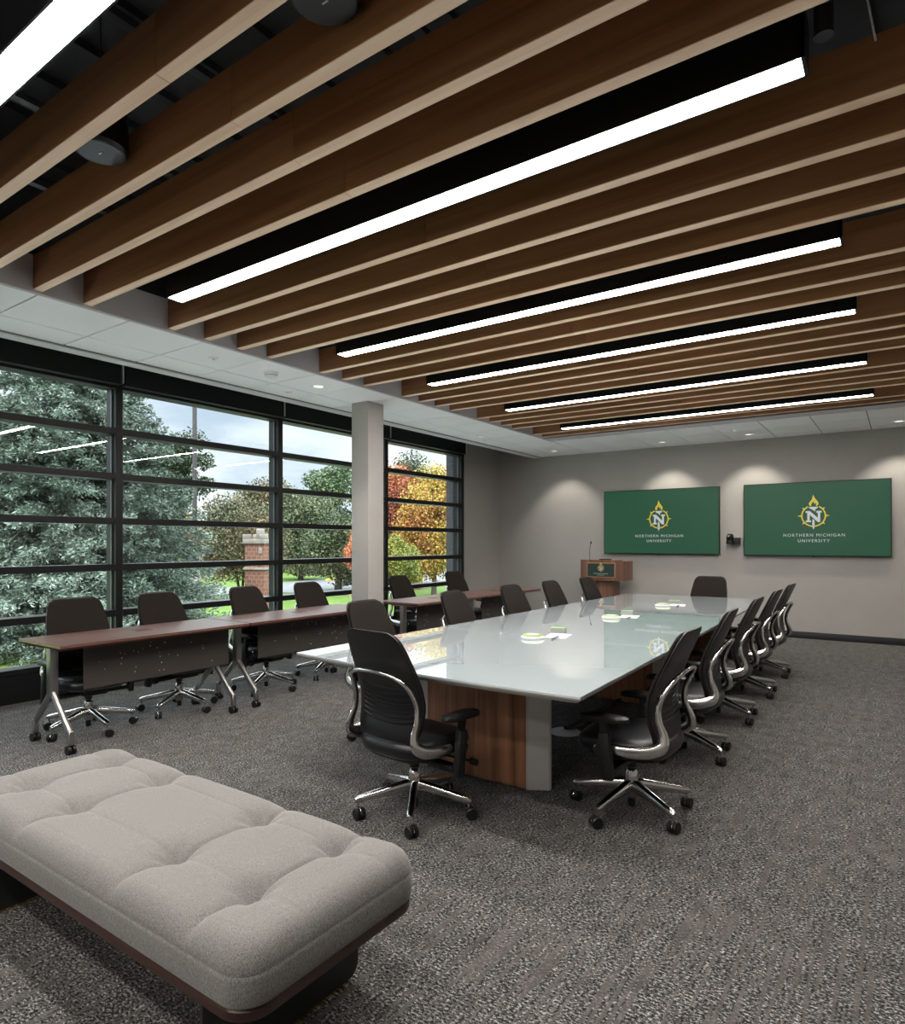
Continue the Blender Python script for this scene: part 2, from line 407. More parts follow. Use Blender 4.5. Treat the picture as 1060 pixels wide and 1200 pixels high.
# ------------------------------------------------------------------ room shell
XW, YB, XR, YF = -6.43, 10.88, 1.9, -2.6
ZT, ZB = 3.015, 3.03           # tile ceiling, underside of the beams
struct(MB().box(-6.6, XR + .1, YF - .1, YB + .1, -.12, 0).build('floor', carpet_m))
struct(MB().box(-7.0, XR + .1, YB, YB + .15, 0, 3.9).build('wall_back', wall_m))
struct(MB().box(XR, XR + .12, YF, YB, 0, 3.9).build('wall_right', wall_m))
struct(MB().box(-7.0, XR + .1, YF - .12, YF, 0, 3.9).build('wall_front', wall_m))
struct(MB().box(-6.61, -6.47, 9.592, YB, 0, 3.9).build('wall_left', wall_m))
struct(MB().box(-6.75, -6.43, YF, -.72, 0, 3.9).build('wall_left', wall_m))
struct(MB().box(-6.75, -6.47, -.72, 9.585, 3.22, 3.9).build('wall_left', black_deck))
b = MB(); b.box(-6.47, XR, YB - .012, YB, 0, .10, .003)
struct(b.build('baseboard_back', base_m))
struct(MB().box(-6.47, -6.458, 9.6, YB - .012, 0, .10, .003).build('baseboard_left', base_m))

# black deck above everything, with ribs
b = MB(); b.box(-6.75, XR + .1, YF, YB, 3.78, 3.9)
for i in range(22):
    x = -6.3 + i * .38
    b.box(x, x + .10, YF, YB, 3.74, 3.78)
struct(b.build('ceiling', black_deck))

# white tile ceiling: left strip and back strip, tiles with fine reveals
b = MB()
def tiles(x0, x1, y0, y1, xl, yl):
    xs = [x0] + [x for x in xl if x0 + .01 < x < x1 - .01] + [x1]
    ys = [y0] + [y for y in yl if y0 + .01 < y < y1 - .01] + [y1]
    g = .0065
    b.mi = 1; b.box(x0, x1, y0, y1, ZT + .008, ZT + .03); b.mi = 0
    for i in range(len(xs) - 1):
        for j in range(len(ys) - 1):
            b.box(xs[i] + g, xs[i + 1] - g, ys[j] + g, ys[j + 1] - g, ZT, ZT + .02)
tiles(-5.56, -4.555, YF, YB, [-5.19, -4.575], [1.9 + .6 * k for k in range(-7, 16)])
tiles(-4.555, XR, 9.24, YB, [-4.0 + .603 * k for k in range(0, 10)], [9.30, 9.905, 10.51])
struct(b.build('ceiling', [tile_m, tbar_dark]))
b = MB()
b.box(-4.575, -4.54, YF, 8.97, ZT - .002, 3.25)          # soffit face the beams run into
b.box(-4.575, XR, 8.97, 9.24, ZT - .004, ZT + .03)        # plaster band
b.box(-4.54, XR, 8.97, 9.0, ZT, 3.25)
struct(b.build('trim_1', [soffit_m]))
b = MB(); b.box(-5.585, -5.56, YF, YB, ZT - .004, ZT + .05); struct(b.build('trim_2', [tbar_dark]))
b = MB(); b.box(-5.70, -5.585, YF, YB, ZT - .012, ZT + .02); b.box(-5.72, -5.70, YF, YB, ZT - .012, 3.3); struct(b.build('trim_3', [plaster_m]))
b = MB(); b.box(-6.47, -5.72, YF, YB, 3.30, 3.33); struct(b.build('ceiling', [black_deck]))
b = MB(); b.box(-4.80, -4.56, YF, 8.97, 3.05, 3.07); b.box(-4.58, -4.56, YF, 8.97, 3.25, 3.78); b.box(-4.56, XR, 8.97, 8.99, 3.25, 3.78)
struct(b.build('trim_4', [black_deck]))
# column
struct(MB().box(-5.19, -4.935, 5.43, 5.69, 0, ZT, .004).build('column', column_m))

# windows
MULL = [-.68, 1.37, 3.415, 5.455, 7.49, 9.545]
RAILS = [.72, 1.175, 1.635, 2.08, 2.53]
GX = -6.525
for i in range(5):
    y0, y1 = MULL[i], MULL[i + 1]
    b = MB()
    for z in RAILS:
        b.box(-6.60, XW, y0 + .035, y1 - .035, z - .032, z + .032, .003, 1)
    b.box(-6.60, XW + .01, y0 + .035, y1 - .035, .25, .30, .003, 1)
    b.box(-6.60, XW, y0 + .035, y1 - .035, 0.0, .25)
    b.box(-6.60, XW, y0 + .035, y1 - .035, 2.955, 3.0)
    b.box(-6.62, XW, y0 - .035, y0 + .035, 0, 3.22, .004, 1)
    if i == 4: b.box(-6.62, XW, y1 - .035, y1 + .045, 0, 3.22, .004, 1)
    fr = struct(b.build('window_%d' % (i + 1), frame_m))
    b = MB(); b.box(GX - .004, GX + .004, y0 + .03, y1 - .03, .28, 2.97); b.build('pane', glass_m, fr)
    # side bead of the glazing
    b = MB()
    for yy in (y0 + .04, y1 - .04):
        b.box(GX + .006, GX + .03, yy - .008, yy + .008, .30, 2.955)
    b.build('glazing_bead', mat('bead_%d' % i, (.10, .105, .11), .35, metal=.5), fr)
    # roller blind box above the glass
    t = empty('roller_blind', (XW, (y0 + y1) / 2, 2.98), 0,
              ['black roller blind box over the window bay behind the camera', 'black roller blind box over the leftmost window in view',
               'black roller blind box over the window with the brick pillar outside', 'black roller blind box over the window left of the column',
               'black roller blind box over the window right of the column'][i], 'roller blind', 'roller blind boxes above the windows')
    h = (y1 - y0) / 2
    MB().box(-.01, .085, -h + .02, h - .02, .0, .235, .004, 1).build('cassette', black_metal, t)
    MB().box(-.01, .086, h - .012, h - .0, .02, .22).build('gap_light', white_pl, t)  # white strip stands in for light in the gap between blind boxes

# ------------------------------------------------------------------ ceiling beams and light strips
def beam(y, label, x1=1.3):
    t = empty('ceiling_beam', (0, y, ZB), 0, label, 'ceiling beam', 'wooden ceiling beams')
    for a, c in ((-4.538, -2.1125), (-2.1095, x1)):
        b = MB(); b.mi = 0; b.box(a, c, 0, .055, .004, .215)
        b.mi = 1; b.box(a, c, 0, .055, 0, .004)
        b.build('board', [beam_side, beam_edge], t)
slots = [[-1, 0, 1, 2, 3], ]
order = ['first', 'second', 'third', 'fourth']
strip_names = ['nearest', 'second', 'third', 'fourth', 'fifth', 'farthest']
groups = [(0, [0, 1, 2, 3]), (1, [5, 6, 7, 8]), (2, [10, 11, 12]), (3, [14, 15, 16, 17]), (4, [19, 20, 21, 22]), (5, [24, 25])]
ref_txt = ['light strip nearest the camera', 'second light strip from the camera', 'third light strip from the camera', 'fourth light strip from the camera',
           'fifth light strip from the camera', 'farthest light strip']
for gi, ks in groups:
    for n, k in enumerate(ks):
        beam(1.245 + .3063 * k, '%s wooden ceiling beam beyond the %s' % (order[n], ref_txt[gi]))
sl = ['white linear ceiling light cut off by the top left corner of the photo', 'longest looking white linear ceiling light, ending near the top right corner',
      'white linear ceiling light, third from the camera', 'white linear ceiling light, fourth from the camera',
      'white linear ceiling light, fifth from the camera', 'thinnest looking linear ceiling light, nearest the screens wall']
for i, y in enumerate([.955, 2.478, 4.03, 5.305, 6.865, 8.425]):
    t = empty('linear_light', (0, y, ZB), 0, sl[i], 'ceiling light', 'linear ceiling lights')
    x0, x1 = -3.97, -.285
    b = MB()
    b.box(x0 - .01, x1 + .012, -.058, -.051, -.001, .17); b.box(x0 - .01, x1 + .012, .051, .058, -.001, .17)
    b.box(x0 - .012, x0 - .002, -.058, .058, -.001, .17); b.box(x1 + .002, x1 + .014, -.058, .058, -.001, .17); b.box(x0 - .01, x1 + .01, -.058, .058, .165, .175)
    b.build('housing', black_metal, t)
    b = MB(); b.box(x0, -2.04, -.051, .051, .001, .012); b.box(-2.038, x1, -.051, .051, .001, .012); b.build('diffuser', strip_on, t)
    for xx in (x0 + .3, -2.1, x1 - .3):
        b = MB(); b.cyl(xx, 0, .17, .74, .004, 6); b.build('hanger', pipe_m, t)
# the room goes on behind the camera: two more strips of the same kind there
for i, y in enumerate([-.6, -2.1]):
    t = empty('linear_light', (0, y, ZB), 0, ['linear ceiling light just behind the camera', 'linear ceiling light by the wall behind the camera'][i], 'ceiling light', 'linear ceiling lights')
    b = MB(); b.box(-3.98, -.27, -.058, .058, .012, .17); b.build('housing', black_metal, t)
    b = MB(); b.box(-3.97, -.28, -.051, .051, .001, .012); b.build('diffuser', strip_on, t)

# plenum services
def service(name, label, cat, mb, m, group=None): return tag(mb.build(name, m), label, cat, group)
for i, x in enumerate([-3.95, -3.25, -2.45, -1.55, -.55, .35]):
    b = MB()
    b.box(x - .022, x + .022, -1.0, 8.9, 3.40, 3.405); b.box(x - .022, x - .018, -1.0, 8.9, 3.405, 3.43); b.box(x + .018, x + .022, -1.0, 8.9, 3.405, 3.43)
    service('strut_channel', ['steel strut channel above the beams, nearest the window side', 'steel strut channel above the beams, left of the near speaker',
            'steel strut channel above the beams, right of the near speaker', 'steel strut channel above the beams, by the far speaker',
            'steel strut channel above the right end of the light strips', 'steel strut channel above the beams, far right'][i], 'strut', b, grey_strut, 'strut channels above the beams')
for i, (y, z, r) in enumerate([(1.77, 3.33, .022), (1.83, 3.30, .012), (.62, 3.50, .05), (2.40, 3.48, .03), (3.28, 3.4, .02), (5.2, 3.42, .03), (1.10, 3.62, .07)]):
    b = MB(); b.tube([(-4.5, y, z), (1.5, y, z)], r, 10)
    for k in range(12): b.tube([(-4.3 + k * .5, y, z), (-4.28 + k * .5, y, z)], r * 1.25, 10)
    service('conduit_pipe', ['black conduit pipe between the second and third beams', 'thin black conduit beside the pipe over the third beam', 'black pipe above the nearest light strip',
            'black pipe above the second light strip', 'thin conduit above the middle beams', 'black pipe above the fourth light strip', 'wide dark duct pipe above the nearest beams'][i], 'pipe', b, pipe_m, 'pipes above the beams')
pts = smooth_path([(-4.4, 1.72, 3.26), (-3.6, 1.76, 3.29), (-2.9, 1.72, 3.25), (-2.1, 1.77, 3.28), (-1.2, 1.73, 3.25), (-.3, 1.77, 3.29), (.9, 1.74, 3.26)], 8)
service('cable', 'thin black cable sagging along the pipe over the third beam', 'cable', MB().tube(pts, .006, 6), rubber)
pts = smooth_path([(-3.1, .9, 3.5), (-2.95, 1.05, 3.44), (-2.7, 1.0, 3.52), (-2.45, 1.15, 3.42), (-2.2, 1.05, 3.5)], 8)
service('cable', 'loose cable looping beside the nearest light strip', 'cable', MB().tube(pts, .005, 6), rubber)
b = MB(); b.box(.06, .80, 2.2, 2.9, 3.55, 3.72, .01); b.box(.15, .20, 2.2, 2.9, 3.53, 3.55); b.box(.55, .60, 2.2, 2.9, 3.53, 3.55)
service('air_duct', 'dark grey air duct above the right end of second light strip', 'duct', b, grey_strut)
b = MB(); b.cyl(-.22, 2.47, 3.1, 3.75, .03, 14); service('pipe_drop', 'dark vertical pipe at the right end of second light strip', 'pipe', b, grey_strut)
for i, (x0, y0, x1, y1) in enumerate([(-.1, 2.42, .02, 2.6), (-.18, 2.5, -.08, 2.62)]):
    b = MB(); b.tube([(x0, y0, 3.7), (x1, y1, 3.12)], .0035, 6)
    service('hanger_wire', ['pale hanger wire, right of the vertical pipe', 'shorter pale hanger wire crossing the vertical pipe'][i], 'wire', b, steel)
def speaker(x, y, label):
    t = empty('pendant_speaker', (x, y, 3.10), 0, label, 'speaker', 'pendant speakers')
    MB().lathe([(.0, 0), (.098, 0), (.110, .012), (.112, .03), (.105, .24), (.088, .27), (0, .275)]).build('body', plastic, t)
    MB().lathe([(0, -.002), (.092, -.002), (.092, 0), (0, 0)]).build('grille', shell_m, t)
    MB().box(-.012, .012, -.003, .003, -.004, -.002).build('badge', steel, t)
    MB().cyl(0, 0, .27, .64, .003, 6).build('cord', rubber, t)
speaker(-2.84, 1.425, 'black pendant speaker hanging between first and second beams')
speaker(-1.475, 1.425, 'black pendant speaker cut off by the top edge of the photo')

# recessed fittings in the white tiles
def downlight(x, y, label, lit=True, pw=SPOT, aim=0.0):
    t = empty('downlight', (x, y, ZT), 0, label, 'downlight', 'recessed downlights')
    MB().lathe([(.052, -.001), (.078, -.004), (.078, 0), (.052, .0)], seg=32).build('trim_ring', tile_white, t)
    MB().lathe([(0, -.0015), (.050, -.0015), (.050, 0), (0, 0)], seg=24).build('lens', lamp_on, t)
    if pw:
        ld = bpy.data.lights.new('downlight_lamp', 'SPOT'); ld.energy = pw; ld.spot_size = R(88); ld.spot_blend = .55; ld.color = (1, .91, .80); ld.shadow_soft_size = .05
        lo = bpy.data.objects.new('downlight_lamp', ld); COL.objects.link(lo); lo.parent = t; lo.location = (0, 0, -.012); lo.rotation_euler = (aim, 0, 0)
for i, x in enumerate([-3.15, -1.885, -.06, 1.2]):
    downlight(x, 10.34, ['recessed downlight above the left screen', 'recessed downlight between the two screens', 'recessed downlight above the right screen, at the right edge',
                         'recessed downlight at the right end of the back wall'][i], pw=SPOT * 1.2, aim=R(14))
downlight(-4.91, 4.65, 'recessed downlight left of the column top', pw=SPOT)
downlight(-5.22, 8.24, 'recessed downlight right of the column', pw=SPOT)
downlight(-5.0, 10.28, 'recessed downlight at the far left corner of the tile ceiling', pw=SPOT, aim=R(14))
downlight(-4.91, 1.2, 'recessed downlight left of the camera', pw=SPOT)
t = empty('smoke_detector', (-4.875, 4.02, ZT), 0, 'white round smoke detector on the tile ceiling', 'smoke detector')
MB().lathe([(0, 0), (.066, 0), (.066, -.012), (.058, -.02), (.058, -.034), (.045, -.044), (0, -.046)]).build('housing', tile_white, t)
MB().lathe([(.056, -.022), (.0585, -.024), (.0585, -.031), (.056, -.033)]).build('vent_ring', tbar_m, t)
for x, y, l in [(-4.9, 3.42, 'sprinkler cover plate between near tiles of the ceiling'), (-5.36, 4.64, 'sprinkler cover plate near the window edge of the ceiling'), (-5.35, 8.55, 'sprinkler cover plate right of the column near the window'), (-2.0, 9.75, 'sprinkler cover plate in front of the screens')]:
    t = empty('sprinkler', (x, y, ZT), 0, l, 'sprinkler', 'ceiling sprinklers')
    MB().lathe([(0, 0), (.042, 0), (.040, -.006), (0, -.007)]).build('cover_plate', tile_white, t)
    MB().lathe([(0, -.006), (.014, -.006), (.012, -.018), (0, -.02)], seg=12).build('sprinkler_head', tile_white, t)

# ------------------------------------------------------------------ emblem and lettering
def text_mb(txt, size, M, depth=.001, offset=.0):
    cu = bpy.data.curves.new('t', 'FONT'); cu.body = txt; cu.size = size; cu.extrude = depth; cu.align_x = 'CENTER'; cu.offset = offset
    cu.space_character = 1.30; cu.resolution_u = 3
    o = bpy.data.objects.new('t', cu); COL.objects.link(o)
    bpy.context.view_layer.update()
    me = bpy.data.meshes.new_from_object(o.evaluated_get(bpy.context.evaluated_depsgraph_get()))
    bm = bmesh.new(); bm.from_mesh(me); mb = MB(); mb.add_bm(bm, M)
    bpy.data.objects.remove(o); bpy.data.curves.remove(cu); bpy.data.meshes.remove(me)
    return mb
def emblem(parent, s, M, my, mw):
    """NMU mark: ring with points, torch, slab-serif N and two lines of text; drawn in a plane, unit = emblem ring radius"""
    y = MB(); r0, r1 = .93, 1.05; K = 64
    gap = lambda a: abs(a - 90) < 27 or abs(a - 270) < 8
    for i in range(K):
        a0, a1 = 360 * i / K, 360 * (i + 1) / K
        if gap((a0 + a1) / 2): continue
        q = [(r0, a0), (r1, a0), (r1, a1), (r0, a1)]
        y.prism([(s * r * math.cos(R(a)), s * r * math.sin(R(a))) for r, a in q], 0, .0012, M)
    for a in (0, 180, 40, 140, 220, 320):
        ln = 1.38 if a in (0, 180) else 1.27
        w = .10; c, d = math.cos(R(a)), math.sin(R(a))
        y.prism([(s * (c * 1.0 - d * w), s * (d * 1.0 + c * w)), (s * (c * 1.0 + d * w), s * (d * 1.0 - c * w)), (s * c * ln, s * d * ln)], 0, .0012, M)
    flame = [(-.30, .93), (-.40, 1.12), (-.34, 1.32), (-.18, 1.50), (-.12, 1.62), (-.10, 1.78), (-.02, 2.02), (.06, 1.80), (.16, 1.62), (.30, 1.45), (.42, 1.22), (.40, 1.06), (.28, .93),
             (.20, .98), (.24, 1.14), (.16, 1.28), (.12, 1.12), (.04, 1.24), (.0, 1.42), (-.10, 1.26), (-.20, 1.10), (-.18, .97)]
    y.prism([(s * a, s * b) for a, b in flame], 0, .0012, M)
    y.build('emblem_ring_and_flame', my, parent)
    w = MB()
    def P(p, z=.0014): w.prism([(s * a, s * b) for a, b in p], 0, z, M)
    P([(-.40, .86), (.40, .86), (.34, .74), (.14, .62), (.14, .40), (-.02, .55), (-.14, .62), (-.34, .74)])          # torch bowl
    P([(-.66, .46), (-.30, .46), (.36, -.20), (.36, .30), (.24, .30), (.24, .46), (.68, .46), (.68, .30), (.56, .30), (.56, -.60), (.36, -.60), (-.32, .10), (-.32, -.44), (-.20, -.44), (-.20, -.60), (-.66, -.60), (-.66, -.44), (-.52, -.44), (-.52, .30), (-.66, .30)])  # N
    P([(-.08, -.30), (.08, -.42), (.10, -.92), (-.10, -.92)]); P([(-.13, -.96), (.13, -.96), (0, -1.32)])
    w.build('emblem_letter_and_torch', mw, parent)
    for k, (tx, sz, yy) in enumerate([('NORTHERN MICHIGAN', .40, -1.98), ('UNIVERSITY', .40, -2.52)]):
        mb = text_mb(tx, s * sz, M @ Matrix.Translation((0, s * yy, .0006)), .0006, 0.0)
        mb.build('lettering', mw, parent)
FACE = Matrix.Rotation(R(90), 4, 'X')      # xy-plane drawing -> facing -Y
def tv(x0, x1, z0, z1, label):
    cx = (x0 + x1) / 2; hw = (x1 - x0) / 2; hh = (z1 - z0) / 2
    t = empty('wall_screen', (cx, 10.80, (z0 + z1) / 2), 0, label, 'television', 'wall screens')
    b = MB(); b.box(-hw, hw, .0, .045, -hh, hh, .004, 1); b.build('bezel', black_metal, t)
    MB().box(-hw + .012, hw - .012, -.0015, 0, -hh + .014, hh - .012).build('screen', screen_m, t)
    MB().box(-hw * .5, hw * .5, .045, .079, -hh * .5, hh * .5).build('wall_mount', plastic, t)
    MB().box(-.02, .02, -.001, .03, -hh - .010, -hh).build('sensor', plastic, t)
    emblem(t, .153, Matrix.Translation((0, -.0018, .045)) @ FACE, scr_y, scr_w)
tv(-4.305, -2.395, 1.230, 2.312, 'left wall screen, green with the university emblem, above the lectern side')
tv(-2.042, -.145, 1.222, 2.315, 'right wall screen, green with the university emblem, farther from the lectern')

# camera on bracket between the screens
t = empty('conference_camera', (-2.225, 10.74, 1.40), 0, 'small black conference camera on a bracket between the screens', 'camera')
MB().box(-.06, .13, .02, .135, .0, .10, .006).build('bracket', plastic, t)
MB().lathe([(0, 0), (.055, 0), (.060, .02), (.052, .06), (0, .065)]).build('base', plastic, t)
b = MB(); b.lathe([(0, .06), (.042, .062), (.052, .08), (.050, .13), (.036, .155), (0, .162)]); b.build('head', plastic, t)
b = MB(); b.lathe([(0, 0), (.026, 0), (.026, .016), (.02, .02), (0, .02)], M=Matrix.Translation((-.012, -.045, .108)) @ Matrix.Rotation(R(90), 4, 'X')); b.build('lens', lens_m, t)

# ------------------------------------------------------------------ lectern
t = empty('lectern', (-4.075, 10.1, 0), 0, 'walnut lectern with green emblem sign in front of the back wall', 'lectern')
MB().box(-.16, .16, .10, .42, .04, .80, .003, 1).build('pedestal', lect_wood, t)
MB().box(-.30, .30, .02, .50, 0, .04, .006).build('base', lect_wood, t)
b = MB(); b.box(-.36, .36, .0, .02, .80, 1.14, .002, 1); b.box(-.36, -.34, .02, .48, .80, 1.12, .002, 1); b.box(.34, .36, .02, .48, .80, 1.12, .002, 1); b.box(-.34, .34, .02, .48, .80, .82); b.box(-.34, .34, .05, .48, 1.02, 1.045)
b.build('cabinet', lect_wood, t)
s = MB(); s.box(-.245, .245, -.012, 0, .85, 1.095, .002, 1); s = s.build('sign', mat('sign_frame', (.32, .16, .08), .4), t)
MB().box(-.228, .228, -.014, -.012, .867, 1.078).build('sign_face', sign_green, s)
sg = s
emblem(sg, .048, Matrix.Translation((0, -.0145, 1.005)) @ FACE, logo_yellow, logo_white)
b = MB(); b.tube(smooth_path([(-.25, .12, 1.04), (-.25, .12, 1.20), (-.245, .115, 1.32), (-.225, .11, 1.42)], 6), .0045, 8); b.tube([(-.228, .112, 1.405), (-.215, .108, 1.44)], .012, 10)
b.build('gooseneck_microphone', plastic, t)
MB().box(-.06, .13, .06, .14, 1.045, 1.155, .004, 1).build('monitor_lip', plastic, t)
b = MB(); b.box(-.372, -.36, .08, .10, .86, .90, .002); b.box(-.372, -.36, .2, .22, .86, .90, .002); b.build('latch', brass, t)

# ------------------------------------------------------------------ conference table
NL, NR, FR, FL = (-3.089, 2.745), (-1.170, 2.66), (-1.374, 8.56), (-3.044, 8.47)
t = empty('conference_table', (-2.13, 5.6, 0), 0, 'long white glass conference table on walnut panel bases', 'conference table')
TL = Matrix.Translation((2.13, -5.6, 0))
def lerp2(a, b, k): return (a[0] + (b[0] - a[0]) * k, a[1] + (b[1] - a[1]) * k)
def outline(k0, k1, inset=0.0):
    a = lerp2(NL, FL, k0); bq = lerp2(NR, FR, k0); c = lerp2(NR, FR, k1); d = lerp2(NL, FL, k1)
    near = [lerp2(a, bq, i / 8) for i in range(9)]
    if k0 == 0: near = [(x, y - .045 * math.sin(math.pi * i / 8)) for i, (x, y) in enumerate(near)]
    p = near + [c, d]
    if inset:
        cx = sum(q[0] for q in p) / len(p); cy = sum(q[1] for q in p) / len(p)
        p = [(x + math.copysign(inset, cx - x) if abs(x - cx) > .5 else x, y + math.copysign(inset, cy - y)) for x, y in p]
    return p
for k0, k1 in ((0, .262), (.2625, .52), (.5205, .76), (.7605, 1.0)):
    b = MB(); b.prism(outline(k0, k1), .731, .740, TL)
    b.build('glass_top', white_glass, t)
b = MB(); b.prism(outline(0, 1, .002), .722, .7305, TL); b.prism(outline(0, 1, .022), .706, .722, TL)
b.build('edge_band', edge_m, t)
for (y, x0, x1) in ((3.283, -2.48, -1.776), (5.60, -2.48, -1.79), (7.75, -2.48, -1.79)):
    b = MB(); b.box(x0, x1, y, y + .15, .015, .706); b.box(x0 + .02, x1 - .02, y + .02, y + .13, 0, .015)
    b.v = [(v[0] + 2.13, v[1] - 5.6, v[2]) for v in b.v]
    pl = b.build('pedestal', walnut_z, t)
    for sx, xx in ((1, x1), (-1, x0)):
        b = MB()
        q = [(xx, y), (xx + sx * .015, y), (xx + sx * .118, y + .062), (xx + sx * .122, y + .075), (xx + sx * .118, y + .088), (xx + sx * .015, y + .15), (xx, y + .15)]
        b.prism(q if sx > 0 else q[::-1], .008, .706, TL)
        b.build('end_cap', silver_p, pl)
b = MB(); b.box(-.05, .05, -2.1, 2.1, .64, .706); b.build('frame_rail', steel, t)

# floor box with cables
t = empty('floor_box', (-2.085, 4.47, 0), 0, 'round grey floor outlet cover under the white table', 'floor outlet')
MB().lathe([(0, 0), (.118, 0), (.118, .004), (.108, .010), (0, .011)], seg=40).build('cover', white_pl, t)
b = MB(); b.box(-.04, .04, -.012, .012, .011, .013); b.box(.05, .07, .02, .04, .011, .013); b.build('flap', tbar_m, t)
for i, (off, lab) in enumerate([(0, 'black braided cable bundle from the floor outlet to the table base'), (.03, 'thin black cable looping beside the cable bundle')]):
    P = [(-2.10 + off, 4.50, .02), (-2.06 + off * 2, 4.68, .035 if i == 0 else .012), (-2.10 + off * 3, 4.90, .02), (-2.05 + off, 5.15, .03), (-2.08, 5.38, .02), (-2.07, 5.56, .03 if i == 0 else .015)]
    P[0] = (P[0][0], P[0][1], .022)
    tag(MB().tube(smooth_path(P, 8), .016 if i == 0 else .007, 8).build('cable', rubber), lab, 'cable')

# things on the table
def puck(x, y, label):
    t = empty('conference_puck', (x, y, .740), 0, label, 'table device', 'white and green pucks on the table')
    MB().lathe([(0, 0), (.078, 0), (.084, .008), (.084, .014), (.07, .022), (0, .022)], seg=32).build('base', white_pl, t)
    MB().lathe([(.05, .021), (.068, .0222), (.064, .030), (.05, .030)], seg=32).build('green_ring', green_m, t)
    MB().lathe([(0, .0225), (.049, .0225), (.046, .032), (0, .034)], seg=24).build('cap', white_pl, t)
def sheet(x, y, rz, label):
    b = MB(); b.box(-.08, .08, -.12, .12, .0, .0012); o = tag(b.build('paper_sheet', paper_m), label, 'paper', 'paper sheets on the table'); o.location = (x, y, .7402); o.rotation_euler = (0, 0, rz)
def pbox(x, y, rz, label):
    t = empty('notepad_box', (x, y, .740), rz, label, 'box', 'small grey boxes on the table')
    MB().box(-.055, .055, -.035, .035, 0, .030, .002, 1).build('body', felt_m, t)
    MB().box(-.055, .055, -.035, .035, .030, .034, .001, 1).build('top', greentop_m, t)
def pen(x, y, rz, label, z=.7416):
    b = MB(); b.tube([(-.07, 0, .0045), (.06, 0, .0045), (.07, 0, .0045)], [.0045, .0045, .0015], 8); o = tag(b.build('pen', ink_m), label, 'pen', 'pens on the table'); o.location = (x, y, z); o.rotation_euler = (0, 0, rz)
for (x, y), w in (((-2.165, 4.10), 'nearest the camera'), ((-2.165, 5.60), 'at the middle of the table'), ((-2.12, 6.98), 'farthest from the camera')):
    puck(x, y, 'white round puck with lime green ring, ' + w)
    sheet(x + .09, y + .22, R(12), 'white paper sheet beside the puck ' + w)
    pbox(x + .0, y + .42, R(10), 'small grey box with green top beside the puck ' + w)
    pen(x + .13, y + .10, R(95), 'black pen on the paper beside the puck ' + w)

# ------------------------------------------------------------------ office chair
def yb(z):
    P = [(.34, -.180), (.40, -.200), (.47, -.203), (.55, -.180), (.63, -.178), (.72, -.205), (.80, -.236), (.90, -.277), (1.0, -.318)]
    for (a, p), (c, q) in zip(P, P[1:]):
        if z <= c:
            k = (z - a) / (c - a); k = max(0, k); return p + (q - p) * k
    return P[-1][1]
def yb_s(z): return (yb(z - .03) + 2 * yb(z) + yb(z + .03)) / 4
def wb(z):
    P = [(.36, .165), (.42, .195), (.50, .222), (.60, .232), (.70, .232), (.80, .222), (.90, .205), (.985, .185)]
    for (a, p), (c, q) in zip(P, P[1:]):
        if z <= c: k = max(0, (z - a) / (c - a)); return p + (q - p) * k
    return P[-1][1]
def back_ring(z, zt, w, t, dy, K=40, n=5.0):
    wid = w
    tr = .075
    if z > zt - tr: k = min(1, (z - (zt - tr)) / tr); wid = w - .062 + .062 * (max(0.0, 1 - k ** 2.6)) ** (1 / 2.0) if k < 1 else w - .062
    r = []
    for j in range(K):
        a = 2 * math.pi * j / K; c, s = math.cos(a), math.sin(a)
        x = wid * math.copysign(abs(c) ** (2 / n), c); yo = t * math.copysign(abs(s) ** (2 / n), s)
        r.append((x, yb_s(z) + dy + yo + .38 * (x ** 2) * (1.0 if z < .75 else 1.0 - .5 * (z - .75) / .23), z))
    return r
